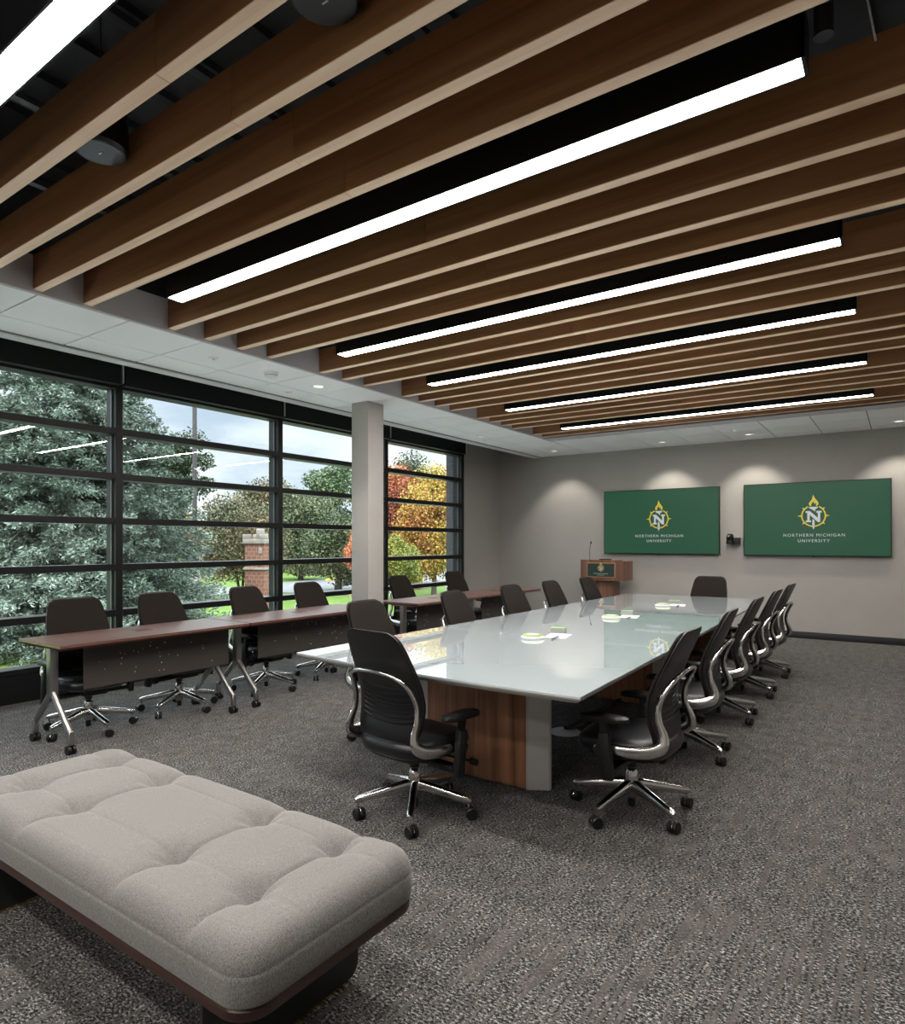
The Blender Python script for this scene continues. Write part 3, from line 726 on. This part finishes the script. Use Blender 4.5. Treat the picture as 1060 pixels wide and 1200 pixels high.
def make_chair(front_mat, name='office_chair'):
    t = empty(name)
    # base: hub and five legs with casters
    b = MB(); b.lathe([(0, .078), (.026, .078), (.033, .09), (.034, .178), (.031, .215), (.024, .225), (0, .225)]); b.build('hub', chrome, t)
    MB().lathe([(0, .030), (.017, .030), (.019, .036), (.019, .078), (0, .078)]).build('gas_cylinder', rubber, t)
    MB().lathe([(0, .19), (.020, .19), (.020, .235), (.027, .24), (.027, .29), (0, .29)]).build('column', plastic, t)
    for i in range(5):
        a = R(23 + 72 * i); d = Vector((math.cos(a), math.sin(a), 0)); s = Vector((-d.y, d.x, 0))
        rings = []
        for rr, zc, hw, hh in ((.015, .142, .023, .032), (.06, .140, .024, .031), (.15, .125, .0225, .026), (.25, .108, .0205, .021), (.30, .099, .019, .018), (.318, .096, .012, .012)):
            rings.append([tuple(d * rr + s * (hw * math.copysign(abs(math.cos(u)) ** .7, math.cos(u))) + Vector((0, 0, zc + hh * math.copysign(abs(math.sin(u)) ** .8, math.sin(u))))) for u in [2 * math.pi * k / 14 for k in range(14)]])
        MB().loft(rings).build('leg', chrome, t)
        sw = a + R([25, 70, -30, 110, 40][i]); f = Vector((math.cos(sw), math.sin(sw), 0)); l = Vector((-f.y, f.x, 0))
        c = d * .300 + f * .012
        b = MB(); b.tube([tuple(d * .300 + Vector((0, 0, .050))), tuple(d * .300 + Vector((0, 0, .095)))], .007, 8)
        hood = []
        for k in range(7):
            u = math.pi * k / 6
            hood.append(tuple(c + f * (.024 * math.cos(u)) + Vector((0, 0, .032 + .024 * math.sin(u)))))
        b.tube(hood, .004, 8, ref=lambda i: tuple(l), rb=.004)
        cs = b.build('caster', chrome, t)
        b = MB()
        for sg in (-1, 1):
            c0 = c + l * (sg * .006) + Vector((0, 0, .030)); c1 = c + l * (sg * .026) + Vector((0, 0, .030))
            rs = []
            for pp, rr in ((c0, .030), (c0 + (c1 - c0) * .8, .030), (c1, .026)):
                rs.append([tuple(pp + f * (rr * math.cos(u)) + Vector((0, 0, rr * math.sin(u)))) for u in [2 * math.pi * k / 24 for k in range(24)]])
            b.loft(rs)
        b.build('wheel', rubber, cs)
    # mechanism
    b = MB(); b.box(-.085, .085, -.10, .15, .285, .335, .012); b.box(-.285, .285, -.02, .04, .272, .305, .010); b.build('mechanism', plastic, t)
    b = MB(); b.tube([(.09, .10, .30), (.30, .12, .30)], .006, 8); b.tube([(.29, .12, .30), (.325, .12, .30)], .017, 14); b.build('adjustment_knob', rubber, t)
    # seat
    b = MB(); rings = []
    def seat_pt(p, z):
        x, y, _ = p
        dz = -1.3 * max(0, y - .13) ** 2 + .22 * abs(x) ** 2.2 * (1 if y < .1 else 1 - min(1, (y - .1) / .15)) - .004
        return (x, y, z + dz * (1 if z > .40 else .5))
    for z, k in ((.345, .80), (.350, .90), (.365, .965), (.385, 1.0), (.405, 1.0), (.422, .975), (.434, .92), (.440, .82), (.441, .6), (.439, .35), (.438, .1)):
        rings.append([seat_pt((x, y + .005, 0), z) for x, y, _ in sup(.250 * k, .250 * k, 3.2, 44)])
    b.loft(rings); b.build('seat', leather, t)
    b = MB(); b.loft([[(x, y, z) for x, y, _ in sup(.215 * k, .205 * k, 3.6, 36)] for z, k in ((.325, .8), (.332, .97), (.350, 1.0))]); b.build('seat_pan', plastic, t)
    # backrest shell, with raised lumbar ribs, and upholstered front
    zt = .988
    zs = [.405 + (zt - .405) * (i / 34) for i in range(30)] + [zt - .075 + .075 * (1 - (1 - i / 9) ** 1.8) for i in range(1, 10)]
    zs = sorted(set(round(z, 4) for z in zs))
    b = MB(); b.loft([back_ring(z, zt, wb(z), .007, -.010) for z in zs])
    for k in range(8):
        z = .520 + k * .024; w = wb(z) * .80
        pts = [(w * (2 * i / 14 - 1), yb_s(z) - .018 + .38 * (w * (2 * i / 14 - 1)) ** 2, z + .020 * (abs(2 * i / 14 - 1)) ** 2) for i in range(15)]
        b.tube(pts, .0065, 6, ref=lambda i: (0, 0, 1), rb=.006)
    b.build('back_shell', shell_m, t)
    b = MB(); b.loft([back_ring(z, zt - .006, wb(z) - .006, .013 * min(1, (zt + .01 - z) / .05 + .25), .008) for z in zs if z < zt - .007]); b.build('back_cushion', front_mat, t)
    # polished frame: arms of the arch run forward under the seat sides
    half = [(.262, .10, .385, .011, .020), (.264, .03, .388, .012, .028), (.262, -.08, .392, .011, .030), (.256, -.17, .405, .011, .030), (.246, -.232, .438, .012, .030), (.236, -.238, .49, .011, .024),
            (.230, -.212, .56, .010, .018), (.224, -.212, .63, .010, .015), (.212, -.240, .70, .010, .014), (.180, -.272, .752, .010, .013), (.110, -.290, .777, .010, .012), (.0, -.300, .786, .010, .012)]
    ctrl = half + [(-x, y, z, a, c) for x, y, z, a, c in half[-2::-1]]
    sp = smooth_path(ctrl, 5)
    def refd(i):
        x, y, z = sp[i][:3]
        return (x / .25, 0, max(0, (z - .60) / .12))
    b = MB(); b.tube([p[:3] for p in sp], [p[3] for p in sp], 12, ref=refd, rb=[p[4] for p in sp]); b.build('back_frame', chrome, t)
    for sg in (-1, 1):
        # pivot disc
        b = MB(); b.tube([(sg * .255, .055, .385), (sg * .292, .055, .385)], .036, 20); b.build('pivot_cap', plastic, t)
        # arm
        b = MB(); b.box(-.020, .020, -.028, .028, .0, .235, .009, 2, M=Matrix.Translation((sg * .300, .010, .250)) @ Matrix.Rotation(R(-6), 4, 'X'))
        b.box(-.013, .013, -.02, .02, .23, .30, .004, 1, M=Matrix.Translation((sg * .298, .010, .250)) @ Matrix.Rotation(R(-6), 4, 'X'))
        ap = b.build('arm_post', plastic, t)
        b = MB(); rg = []
        for z, k in ((.552, .80), (.556, .95), (.566, 1.0), (.578, .97), (.584, .86), (.586, .5), (.586, .1)):
            rg.append([(sg * .292 + x, .040 + y, z - .016 - .25 * max(0, (y - .04)) ** 1.5 + .010 * (y > 0) * 0) for x, y, _ in sup(.044 * (k if k > .6 else k), .130 * k, 3.0, 30)])
        b.loft(rg); b.build('arm_pad', plastic, ap)
    return t
chair = make_chair(fabric_dk)
index_children()
chairs = []
G1, G2, G3 = 'office chairs along the right side of the white table', 'office chairs along the window side of the white table', 'office chairs at the training tables by the window'
X = -math.pi / 2
def put(x, y, rz, label, group, tree=None):
    c = chair if not chairs else copy_tree(chair)
    c.location = (x, y, 0); c.rotation_euler = (0, 0, rz); tag(c, label, 'office chair', group); chairs.append(c)
FX = R(-90)     # facing +X
put(-1.185, 3.36, R(90), 'black office chair on the right side of the white table, nearest the camera', G1)
put(-1.225, 4.50, R(92), 'black office chair second from the camera on the right side of white table', G1)
put(-1.250, 5.60, R(90), 'black office chair third from the camera on the right side of white table', G1)
put(-1.260, 6.62, R(89), 'black office chair fourth from the camera on the right side of white table', G1)
put(-1.280, 7.68, R(88), 'black office chair farthest from the camera on the right side of white table', G1)
put(-2.125, 2.70, R(-7), 'black office chair with its back to the camera at the near end of white table', 'office chairs at the ends of the white table')
put(-2.07, 8.53, R(180), 'black office chair at the far end of white table, facing the camera', 'office chairs at the ends of the white table')
put(-3.03, 3.62, R(-90), 'dark office chair on the window side of white table, nearest the camera', G2)
put(-3.03, 4.78, R(-88), 'dark office chair second from the camera on the window side of white table', G2)
put(-3.03, 5.80, R(-92), 'dark office chair third from the camera on the window side of white table', G2)
put(-3.02, 6.70, R(-90), 'dark office chair fourth from the camera on the window side of white table', G2)
put(-2.98, 7.63, R(-90), 'dark office chair on the window side of white table, in front of the lectern', G2)
put(-5.08, 2.46, R(-97), 'dark office chair behind the training tables, at the left edge of the photo', G3)
put(-5.08, 3.21, R(-86), 'dark office chair behind the training tables, second from the left', G3)
put(-5.08, 4.13, R(-84), 'dark office chair behind the training tables, in front of the brick pillar outside', G3)
put(-5.10, 4.95, R(-88), 'dark office chair behind the training tables, just left of the column', G3)
put(-5.22, 6.65, R(-90), 'dark office chair behind the training tables, just right of the column', G3)
put(-5.30, 8.02, R(-95), 'dark office chair behind the training tables, nearest the back wall corner', G3)

# ------------------------------------------------------------------ training tables
def training_table(x0, x1, y0, y1, label, panel_front=.20, legs=(.10, None)):
    cx, cy = (x0 + x1) / 2, (y0 + y1) / 2; hx, hy = (x1 - x0) / 2, (y1 - y0) / 2
    t = empty('training_table', (cx, cy, 0), 0, label, 'training table', 'mahogany training tables by the window')
    b = MB(); b.mi = 0; b.box(-hx, hx, -hy, hy, .722, .740); b.mi = 1
    b.loft([[(-hx, -hy, .7215), (hx, -hy, .7215), (hx, hy, .7215), (-hx, hy, .7215)], [(-hx + .012, -hy + .012, .706), (hx - .012, -hy + .012, .706), (hx - .012, hy - .012, .706), (-hx + .012, hy - .012, .706)]], smooth=False)
    b.build('table_top', [mahog, mahog_edge], t)
    MB().box(-.08, .02, -.06, .06, .740, .742).build('cable_cover', mahog_edge, t)
    for yy in (-hy + .09, hy - .13):
        b = MB(); b.box(-.030, .030, -.028, .028, .36, .690, .006); b.box(-.16, .16, -.02, .02, .69, .706)
        for sg in (-1, 1):
            pts = [(sg * .012, 0, .38), (sg * .205, 0, .155), (sg * .262, 0, .12)]
            b.tube([(sg * .008, 0, .385), (sg * .22, 0, .175), (sg * .262, 0, .14)], [.022, .020, .018], 8, ref=lambda i: (0, 1, 0), rb=[.024, .022, .018])
            b.box(sg * .262 - .016, sg * .262 + .016, -.018, .018, .062, .155, .003, 1)
        b.v = [(v[0], v[1] + yy, v[2]) for v in b.v]
        lg = b.build('leg', steel, t)
        for sg in (-1, 1):
            b = MB()
            for s2 in (-1, 1):
                b.tube([(sg * .262 + .0, yy + s2 * .006, .030), (sg * .262, yy + s2 * .026, .030)], .030, 20)
            b.cyl(sg * .262, yy, .030, .066, .008, 8)
            b.build('caster', rubber, lg)
    px = .0 + hx * 0 + .055
    b = MB(); b.mi = 0; b.box(px, px + .006, -hy + .27, hy - .03, .375, .70); b.mi = 1
    rnd = random.Random(int(abs(y0) * 100))
    for k in range(26):
        yy = -hy + .35 + rnd.random() * (2 * hy - .5); zz = .42 + rnd.random() * .24; r = .0025 + .002 * rnd.random()
        b.tube([(px + .006, yy, zz), (px + .0075, yy, zz)], r, 8)  # white discs paint the light showing through the panel's tiny holes
    b.build('modesty_panel', [panel_m, hole_light_m], t)
    b = MB()
    for k in range(3):
        yy = -hy + .35 + k * (hy - .25); b.box(px - .004, px + .012, yy - .006, yy + .006, .67, .706)
    b.build('panel_clip', steel, t)
    pts = smooth_path([(-.12, -hy + .3, .70), (-.10, -hy + .6, .62), (-.13, 0, .66), (-.10, hy - .5, .60), (-.12, hy - .25, .70)], 6)
    MB().tube(pts, .005, 6).build('cable', rubber, t)
training_table(-5.155, -4.540, 2.015, 3.52, 'mahogany training table nearest the camera, at the left edge of the photo')
training_table(-5.160, -4.545, 3.535, 5.20, 'mahogany training table second from the camera, left of the column')
training_table(-5.050, -4.435, 5.72, 7.13, 'mahogany training table just right of the column')
training_table(-5.050, -4.435, 7.145, 8.66, 'mahogany training table nearest the back wall corner')

# ------------------------------------------------------------------ upholstered bench
BX0, BX1, BY0, BY1 = -3.07, -1.245, .945, 1.622
t = empty('upholstered_bench', ((BX0 + BX1) / 2, (BY0 + BY1) / 2, 0), 0, 'tufted grey upholstered bench with walnut rim and black panel legs', 'bench')
cx, cy = (BX0 + BX1) / 2, (BY0 + BY1) / 2
TX = [-2.84 - cx, -2.47 - cx, -1.845 - cx, -1.48 - cx]; TY = [1.155 - cy, 1.475 - cy]
def tuft(x, y):
    z = 0
    hx, hy = (BX1 - BX0) / 2, (BY1 - BY0) / 2
    d = 1
    for a in TX: z -= .006 * math.exp(-((x - a) / .007) ** 2) + .017 * math.exp(-abs(x - a) / .045)
    for c in TY: z -= .0022 * math.exp(-((y - c) / .005) ** 2) + .004 * math.exp(-abs(y - c) / .03)
    for a in TX:
        for c in TY:
            r = math.hypot(x - a, y - c); z -= .030 * math.exp(-(r / .018)) + .030 * math.exp(-(r / .060) ** 2)
            if r > 1e-4:
                w = math.atan2(y - c, x - a); z -= .0025 * math.exp(-((r - .05) / .03) ** 2) * math.cos(7 * w + a * 9)
    z += .010
    return z
b = MB(); rings = []
hx, hy = (BX1 - BX0) / 2, (BY1 - BY0) / 2
prof = [(.012, .318), (.003, .322), (.0, .332), (-.002, .36), (-.001, .385), (.000, .395), (.0016, .398), (.0012, .401), (.004, .414), (.009, .428), (.018, .441), (.032, .452), (.050, .459)]
for ins, z in prof:
    rings.append([(x, y, z + (tuft(x, y) * max(0, (z - .40) / .06) if z > .40 else 0)) for x, y, _ in rrect(-hx + ins, hx - ins, -hy + ins, hy - ins, .085 - ins * .6, z, 10, 210, 76)])
K = 62
for i in range(1, K + 1):
    ins = .050 + (hy - .050) * i / K
    zz = .459 + .004 * min(1, i / 5)
    rings.append([(x, y, zz + tuft(x, y)) for x, y, _ in rrect(-hx + ins, hx - ins, -hy + ins, hy - ins, max(0, .055 * (1 - i / 14)), zz, 10, 210, 76)])
b.loft(rings, cap=False, smooth=True); cu = b.build('cushion', weave_m, t)
b = MB(); rr = [rrect(-hx + i, hx - i, -hy + i, hy - i, .085, z, 10, 20, 10) for i, z in ((.018, .286), (.006, .288), (.004, .293), (.004, .312), (.008, .318))]
b.loft(rr); b.build('wood_rim', bench_wood, t)
for xx in (-2.845 - cx, -1.475 - cx):
    b = MB(); pr = rrect(-.29, .285, .010, .330, .045, 0, 6, 3, 3)
    b.loft([[(xx - .005, p[0], p[1]) for p in pr], [(xx + .005, p[0], p[1]) for p in pr]], smooth=False)
    b.v = [(v[0], v[1], min(v[2], .286)) for v in b.v]
    lg = b.build('leg_panel', steel_blk, t)
    MB().box(xx - .004, xx + .004, -.25, .245, 0, .010).build('glide', brass, lg)

# ------------------------------------------------------------------ outside
GZ = -.30
def ray_pt(u, d):
    c, s = math.cos(R(34.87)), math.sin(R(34.87)); a = (u - 530) / 760
    return (d * (c * a - s), d * (s * a + c))
g = MB(); g.box(-160, -6.7, -90, 160, GZ - .3, GZ); tag(g.build('lawn', grass_m), 'bright green lawn outside the windows', 'lawn', kind='structure')
def strip(name, pts, m, z, label, cat, kind=None):
    b = MB(); b.prism(pts, GZ - .01, GZ + z); return tag(b.build(name, m), label, cat, kind=kind)
strip('road', [(-17.2, -10), (-20.5, -10), (-21.2, 14.4), (-21.4, 17.0), (-24, 28), (-30, 60), (-22, 60), (-16, 26), (-14.0, 15.2), (-16.2, 15.4), (-18.2, 14.4), (-18.4, 12)], asphalt, .02, 'grey road crossing the lawn outside', 'road', 'structure')
strip('kerb', [(-21.2, 20.5), (-21.5, 22.5), (-21.2, 22.6), (-20.9, 20.5)], yellow_p, .12, 'short yellow painted kerb by the road outside', 'kerb')
strip('kerb', [(-16.35, 15.5), (-14.1, 15.3), (-14.1, 15.45), (-16.35, 15.65)], yellow_p, .05, 'yellow kerb line beside the olive tree trunk', 'kerb')

strip('bounce_apron', [(-9.3, -8), (-6.72, -8), (-6.72, 14), (-9.3, 14)], mat('bounce_pale', (.74, .74, .74), .9), .02, 'unseen pale slab added outside to bounce light in through the windows', 'bounce slab', 'structure')  # unseen slab added below the sills to bounce neutral light onto the ceiling
def leaf_mesh(P, D, S, rng, asp=1.0, lift=None):
    """quads at points P; D in-plane long direction; S sizes"""
    n = len(P)
    D = D / np.maximum(np.linalg.norm(D, axis=1, keepdims=True), 1e-6)
    Rn = rng.normal(size=(n, 3)); B = np.cross(D, Rn); B /= np.maximum(np.linalg.norm(B, axis=1, keepdims=True), 1e-6)
    a = D * S[:, None]; b = B * (S * asp)[:, None]
    V = np.stack([P - a * .1 - b * .3, P + a * .5 - b, P + a, P + a * .5 + b], 1).reshape(-1, 3)
    V[1::4] = P + a * .45 - b * .6; V[3::4] = P + a * .45 + b * .6; V[0::4] = P - a * .15
    return V
def quads_obj(name, V, m, parent=None):
    n = len(V) // 4
    me = bpy.data.meshes.new(name)
    me.vertices.add(len(V)); me.vertices.foreach_set('co', V.astype(np.float32).ravel())
    me.loops.add(n * 4); me.loops.foreach_set('vertex_index', np.arange(n * 4, dtype=np.int32))
    me.polygons.add(n); me.polygons.foreach_set('loop_start', np.arange(0, n * 4, 4, dtype=np.int32)); me.polygons.foreach_set('loop_total', np.full(n, 4, dtype=np.int32))
    me.materials.append(m); me.update(calc_edges=True); me.validate()
    o = bpy.data.objects.new(name, me); COL.objects.link(o); o.parent = parent
    return o
def spruce(x, y, h, rad, label, seed=3, n_tier=62):
    rng = np.random.default_rng(seed)
    t = empty('spruce_tree', (x, y, GZ), 0, label, 'tree', 'trees outside the windows')
    MB().tube([(0, 0, 0), (0, 0, h * .5), (0, 0, h * .98)], [.13, .07, .01], 10).build('trunk', bark_m, t)
    Ps, Ds, Ss = [], [], []; br = MB()
    for i in range(n_tier):
        f = i / (n_tier - 1); z0 = .12 + (h - .25) * f ** .92
        rr = rad * (1 - f) ** .95 + .12
        nb = int(9 + 13 * (1 - f))
        off = rng.random() * 6.28
        for k in range(nb):
            a = off + 6.283 * k / nb + rng.normal() * .12; L_ = rr * (.80 + .32 * rng.random())
            d = np.array([math.cos(a), math.sin(a), 0]); s = np.array([-d[1], d[0], 0])
            zz = z0 + rng.normal() * .06
            def pos(u): return d * (L_ * u) + np.array([0, 0, zz + L_ * (.10 * u - .34 * u * u + .16 * u ** 3)])
            m = int(14 + 34 * L_ / rad)
            u = .10 + .90 * rng.random(m) ** .8
            side = (rng.random(m) * 2 - 1) * (.30 * L_ * (1.08 - u)) 
            base = np.array([pos(q) for q in u]) + s * side[:, None] + np.stack([np.zeros(m), np.zeros(m), -abs(side) * .25 + rng.normal(size=m) * .03], 1)
            dd = d * (1.0) + s * (np.sign(side) * .75)[:, None] + np.stack([np.zeros(m), np.zeros(m), rng.normal(size=m) * .25 - .12], 1)
            for c in range(11):
                Ps.append(base + rng.normal(size=(m, 3)) * .036); Ds.append(dd + rng.normal(size=(m, 3)) * .6); Ss.append(.046 + .040 * rng.random(m))
            if k % 3 == 0 and i % 3 == 0: br.tube([tuple(pos(0)), tuple(pos(.5)), tuple(pos(.9))], [.02, .012, .005], 5)
    P = np.concatenate(Ps); D = np.concatenate(Ds); S = np.concatenate(Ss)
    V = leaf_mesh(P, D, S, rng, .30)
    quads_obj('needles', V, lm_spruce, t)
    br.build('branches', bark_m, t)
def tree(name, x, y, zc, rx, rz, m, label, n=9000, leaf=.13, seed=1, trunk=.10, lean=0, clumps=60, fill=.75, stems=1, cat='tree', shell=.55, base=None):
    n = int(n * 2.2); leaf *= .62
    rng = np.random.default_rng(seed)
    t = empty(name, (x, y, GZ), 0, label, cat, 'trees outside the windows')
    C = rng.normal(size=(clumps, 3)); C /= np.linalg.norm(C, axis=1, keepdims=True)
    C *= (shell + (1 - shell) * rng.random((clumps, 1)))
    C = C * np.array([rx, rx, rz]) * fill
    idx = rng.integers(0, clumps, n)
    cr = (.16 + .16 * rng.random(clumps))[idx][:, None] * np.array([rx, rx, min(rz, rx) * .85])
    q = rng.normal(size=(n, 3)); q /= np.linalg.norm(q, axis=1, keepdims=True); q *= (rng.random((n, 1)) ** .4)
    P = C[idx] + q * cr * 1.6 + np.array([lean, 0, zc - GZ])
    P[:, 2] = np.maximum(P[:, 2], .25)
    S = leaf * (.6 + .8 * rng.random(n)); D = rng.normal(size=(n, 3)); D[:, 2] -= .3
    quads_obj('foliage', leaf_mesh(P, D, S, rng, .6), m, t)
    b = MB()
    zc2 = zc - GZ
    for k in range(stems):
        dx = (k - (stems - 1) / 2) * .35
        b.tube([(dx * .3, 0, 0), (dx * .8 + .03, 0, zc2 * .35), (lean * .5 + dx * 1.6, 0, zc2 * .8)], [trunk, trunk * .7, trunk * .4], 9)
    for k in range(9):
        c = C[rng.integers(0, clumps)] * .8
        b.tube([(lean * .4, 0, zc2 * (.45 + .03 * k)), (lean * .7 + c[0] * .45, c[1] * .45, zc2 + c[2] * .2), (lean + c[0], c[1], zc2 + c[2])], [trunk * .45, trunk * .28, trunk * .1], 6)
    b.build('trunk', bark_m, t)
sx_, sy_ = ray_pt(88, 11.2)
spruce(sx_, sy_, 7.0, 2.50, 'large blue spruce filling the left windows')
def T(u, d, vtop, vbot, halfw, *a, **k):
    x, y = ray_pt(u, d); zt = 1.42 - (vtop - 636) * d / 760; zb = 1.42 - (vbot - 636) * d / 760
    tree(k.pop('name', 'maple_tree'), x, y, (zt + zb) / 2, halfw * d / 760, (zt - zb) / 2, *a, **k)
T(204, 34, 484, 622, 37, lm_pine, 'tall dark pine behind the lamp post', name='pine_tree', n=5200, leaf=.24, seed=11, clumps=34, fill=.95, trunk=.16, shell=.25)
T(284, 20, 566, 700, 62, lm_bronze, 'bronze leaved tree left of the brick pillar', n=15000, leaf=.10, seed=5, stems=3, trunk=.05, clumps=80)
T(312, 38, 545, 700, 48, lm_bronze, 'taller bronze tree behind the brick pillar', n=11000, leaf=.19, seed=8, clumps=60, trunk=.2)
T(352, 30, 560, 694, 50, lm_olive, 'olive green maple right of the brick pillar', n=13000, leaf=.15, seed=9, clumps=70, trunk=.14)
T(396, 23, 590, 690, 44, lm_olive, 'low spreading olive tree with dark trunk just left of the column', n=12000, leaf=.12, seed=12, trunk=.15)
T(388, 48, 540, 670, 40, lm_green, 'tall green pine behind the olive trees left of the column', name='pine_tree', n=7000, leaf=.30, seed=14, clumps=34, fill=.9, trunk=.2)
T(340, 52, 560, 680, 40, lm_green, 'dark green tree in the distance between the maples', n=6000, leaf=.30, seed=15, clumps=40)
T(426, 17, 608, 684, 24, lm_orange, 'bright orange maple half hidden by the column', n=7000, leaf=.09, seed=16, trunk=.07)
T(468, 25, 538, 664, 52, lm_red, 'red and orange maple right of the column', n=17000, leaf=.12, seed=17, clumps=90, trunk=.12)
T(508, 21, 530, 700, 42, lm_yellow, 'golden yellow maple at the right window', n=20000, leaf=.105, seed=18, clumps=110, trunk=.10)
T(466, 19, 622, 702, 34, lm_lime, 'low yellow green maple in front of the red maple', n=9000, leaf=.085, seed=21, clumps=60, trunk=.07)
T(478, 60, 530, 650, 42, lm_pine, 'dark pine behind the red maple', name='pine_tree', n=6000, leaf=.35, seed=19, clumps=30, fill=.9)
T(228, 30, 610, 690, 18, lm_red, 'small red shrub beyond the spruce', name='shrub', n=3000, leaf=.12, seed=22, clumps=20, trunk=.04, cat='shrub')
T(216, 44, 588, 670, 20, lm_yellow, 'small yellow tree beyond the lamp post', n=4000, leaf=.18, seed=23, clumps=30)
T(20, 7.0 + 5.5, 690, 745, 45, lm_yellow, 'yellow green shrub under the spruce', name='shrub', n=3000, leaf=.06, seed=24, clumps=20, trunk=.03, cat='shrub')
for i, (u, d, vt, hw) in enumerate([(110, 70, 580, 80), (200, 75, 590, 60), (300, 80, 585, 60), (365, 85, 590, 50), (430, 80, 585, 50), (520, 70, 590, 50)]):
    T(u, d, vt, 672, hw, lm_green if i % 2 else lm_olive, 'tree in the distant row, ' + ['behind the left side of the spruce', 'behind the lamp post', 'behind the brick pillar', 'behind the olive maple', 'behind the column', 'behind the golden maple'][i],
      n=5000, leaf=.42, seed=40 + i, clumps=44, trunk=.3)
# lamp post
x, y = ray_pt(228, 23)
t = empty('lamp_post', (x, y, GZ), 0, 'tall dark lamp post rising behind the spruce', 'lamp post')
MB().cyl(0, 0, 0, 9.5, .085, 12, .07).build('pole', pole_m, t); MB().cyl(0, 0, 0, .5, .22, 16).build('base', stone_m, t)
MB().box(-.5, .1, -.15, .15, 9.5, 9.62, .02).build('lamp_head', pole_m, t)
# brick pillar
x, y = ray_pt(305, 14)
t = empty('brick_pillar', (x, y, GZ), R(20), 'square red brick pillar with carved stone cap outside the window', 'pillar')
MB().box(-.23, .23, -.23, .23, 0, 1.82).build('shaft', brick_m, t)
b = MB(); b.box(-.26, .26, -.26, .26, 1.14, 1.19, .01); b.build('stone_band', stone_m, t)
b = MB(); b.box(-.27, .27, -.27, .27, 1.70, 1.80, .01); 
for sx2 in (-1, 1):
    for sy2 in (-1, 1): b.box(sx2 * .20 - .07, sx2 * .20 + .07, sy2 * .20 - .07, sy2 * .20 + .07, 1.80, 1.90, .01)
b.box(-.07, .07, -.07, .07, 1.80, 2.02, .02); b.build('stone_cap', stone_m, t)
MB().box(.10, .18, -.245, -.23, 1.48, 1.62, .003).build('plaque', stone_m, t)
x, y = ray_pt(482.5, 24)
t = empty('brick_pillar', (x, y, GZ), R(30), 'wide low brick gate pillar with stone cap under the maples', 'pillar')
MB().box(-.36, .36, -.36, .36, 0, .60).build('shaft', brick_m, t)
b = MB(); b.box(-.42, .42, -.42, .42, .60, .74, .02)
for k in (-.32, 0, .32): b.box(k - .08, k + .08, -.42, .42, .74, .82, .01)
b.build('stone_cap', stone_m, t)
# outer pier of the building beside the last window
tag(MB().box(-6.80, -6.625, 9.56, 10.4, GZ, 3.9).build('outer_pier', pier_m), kind='structure')
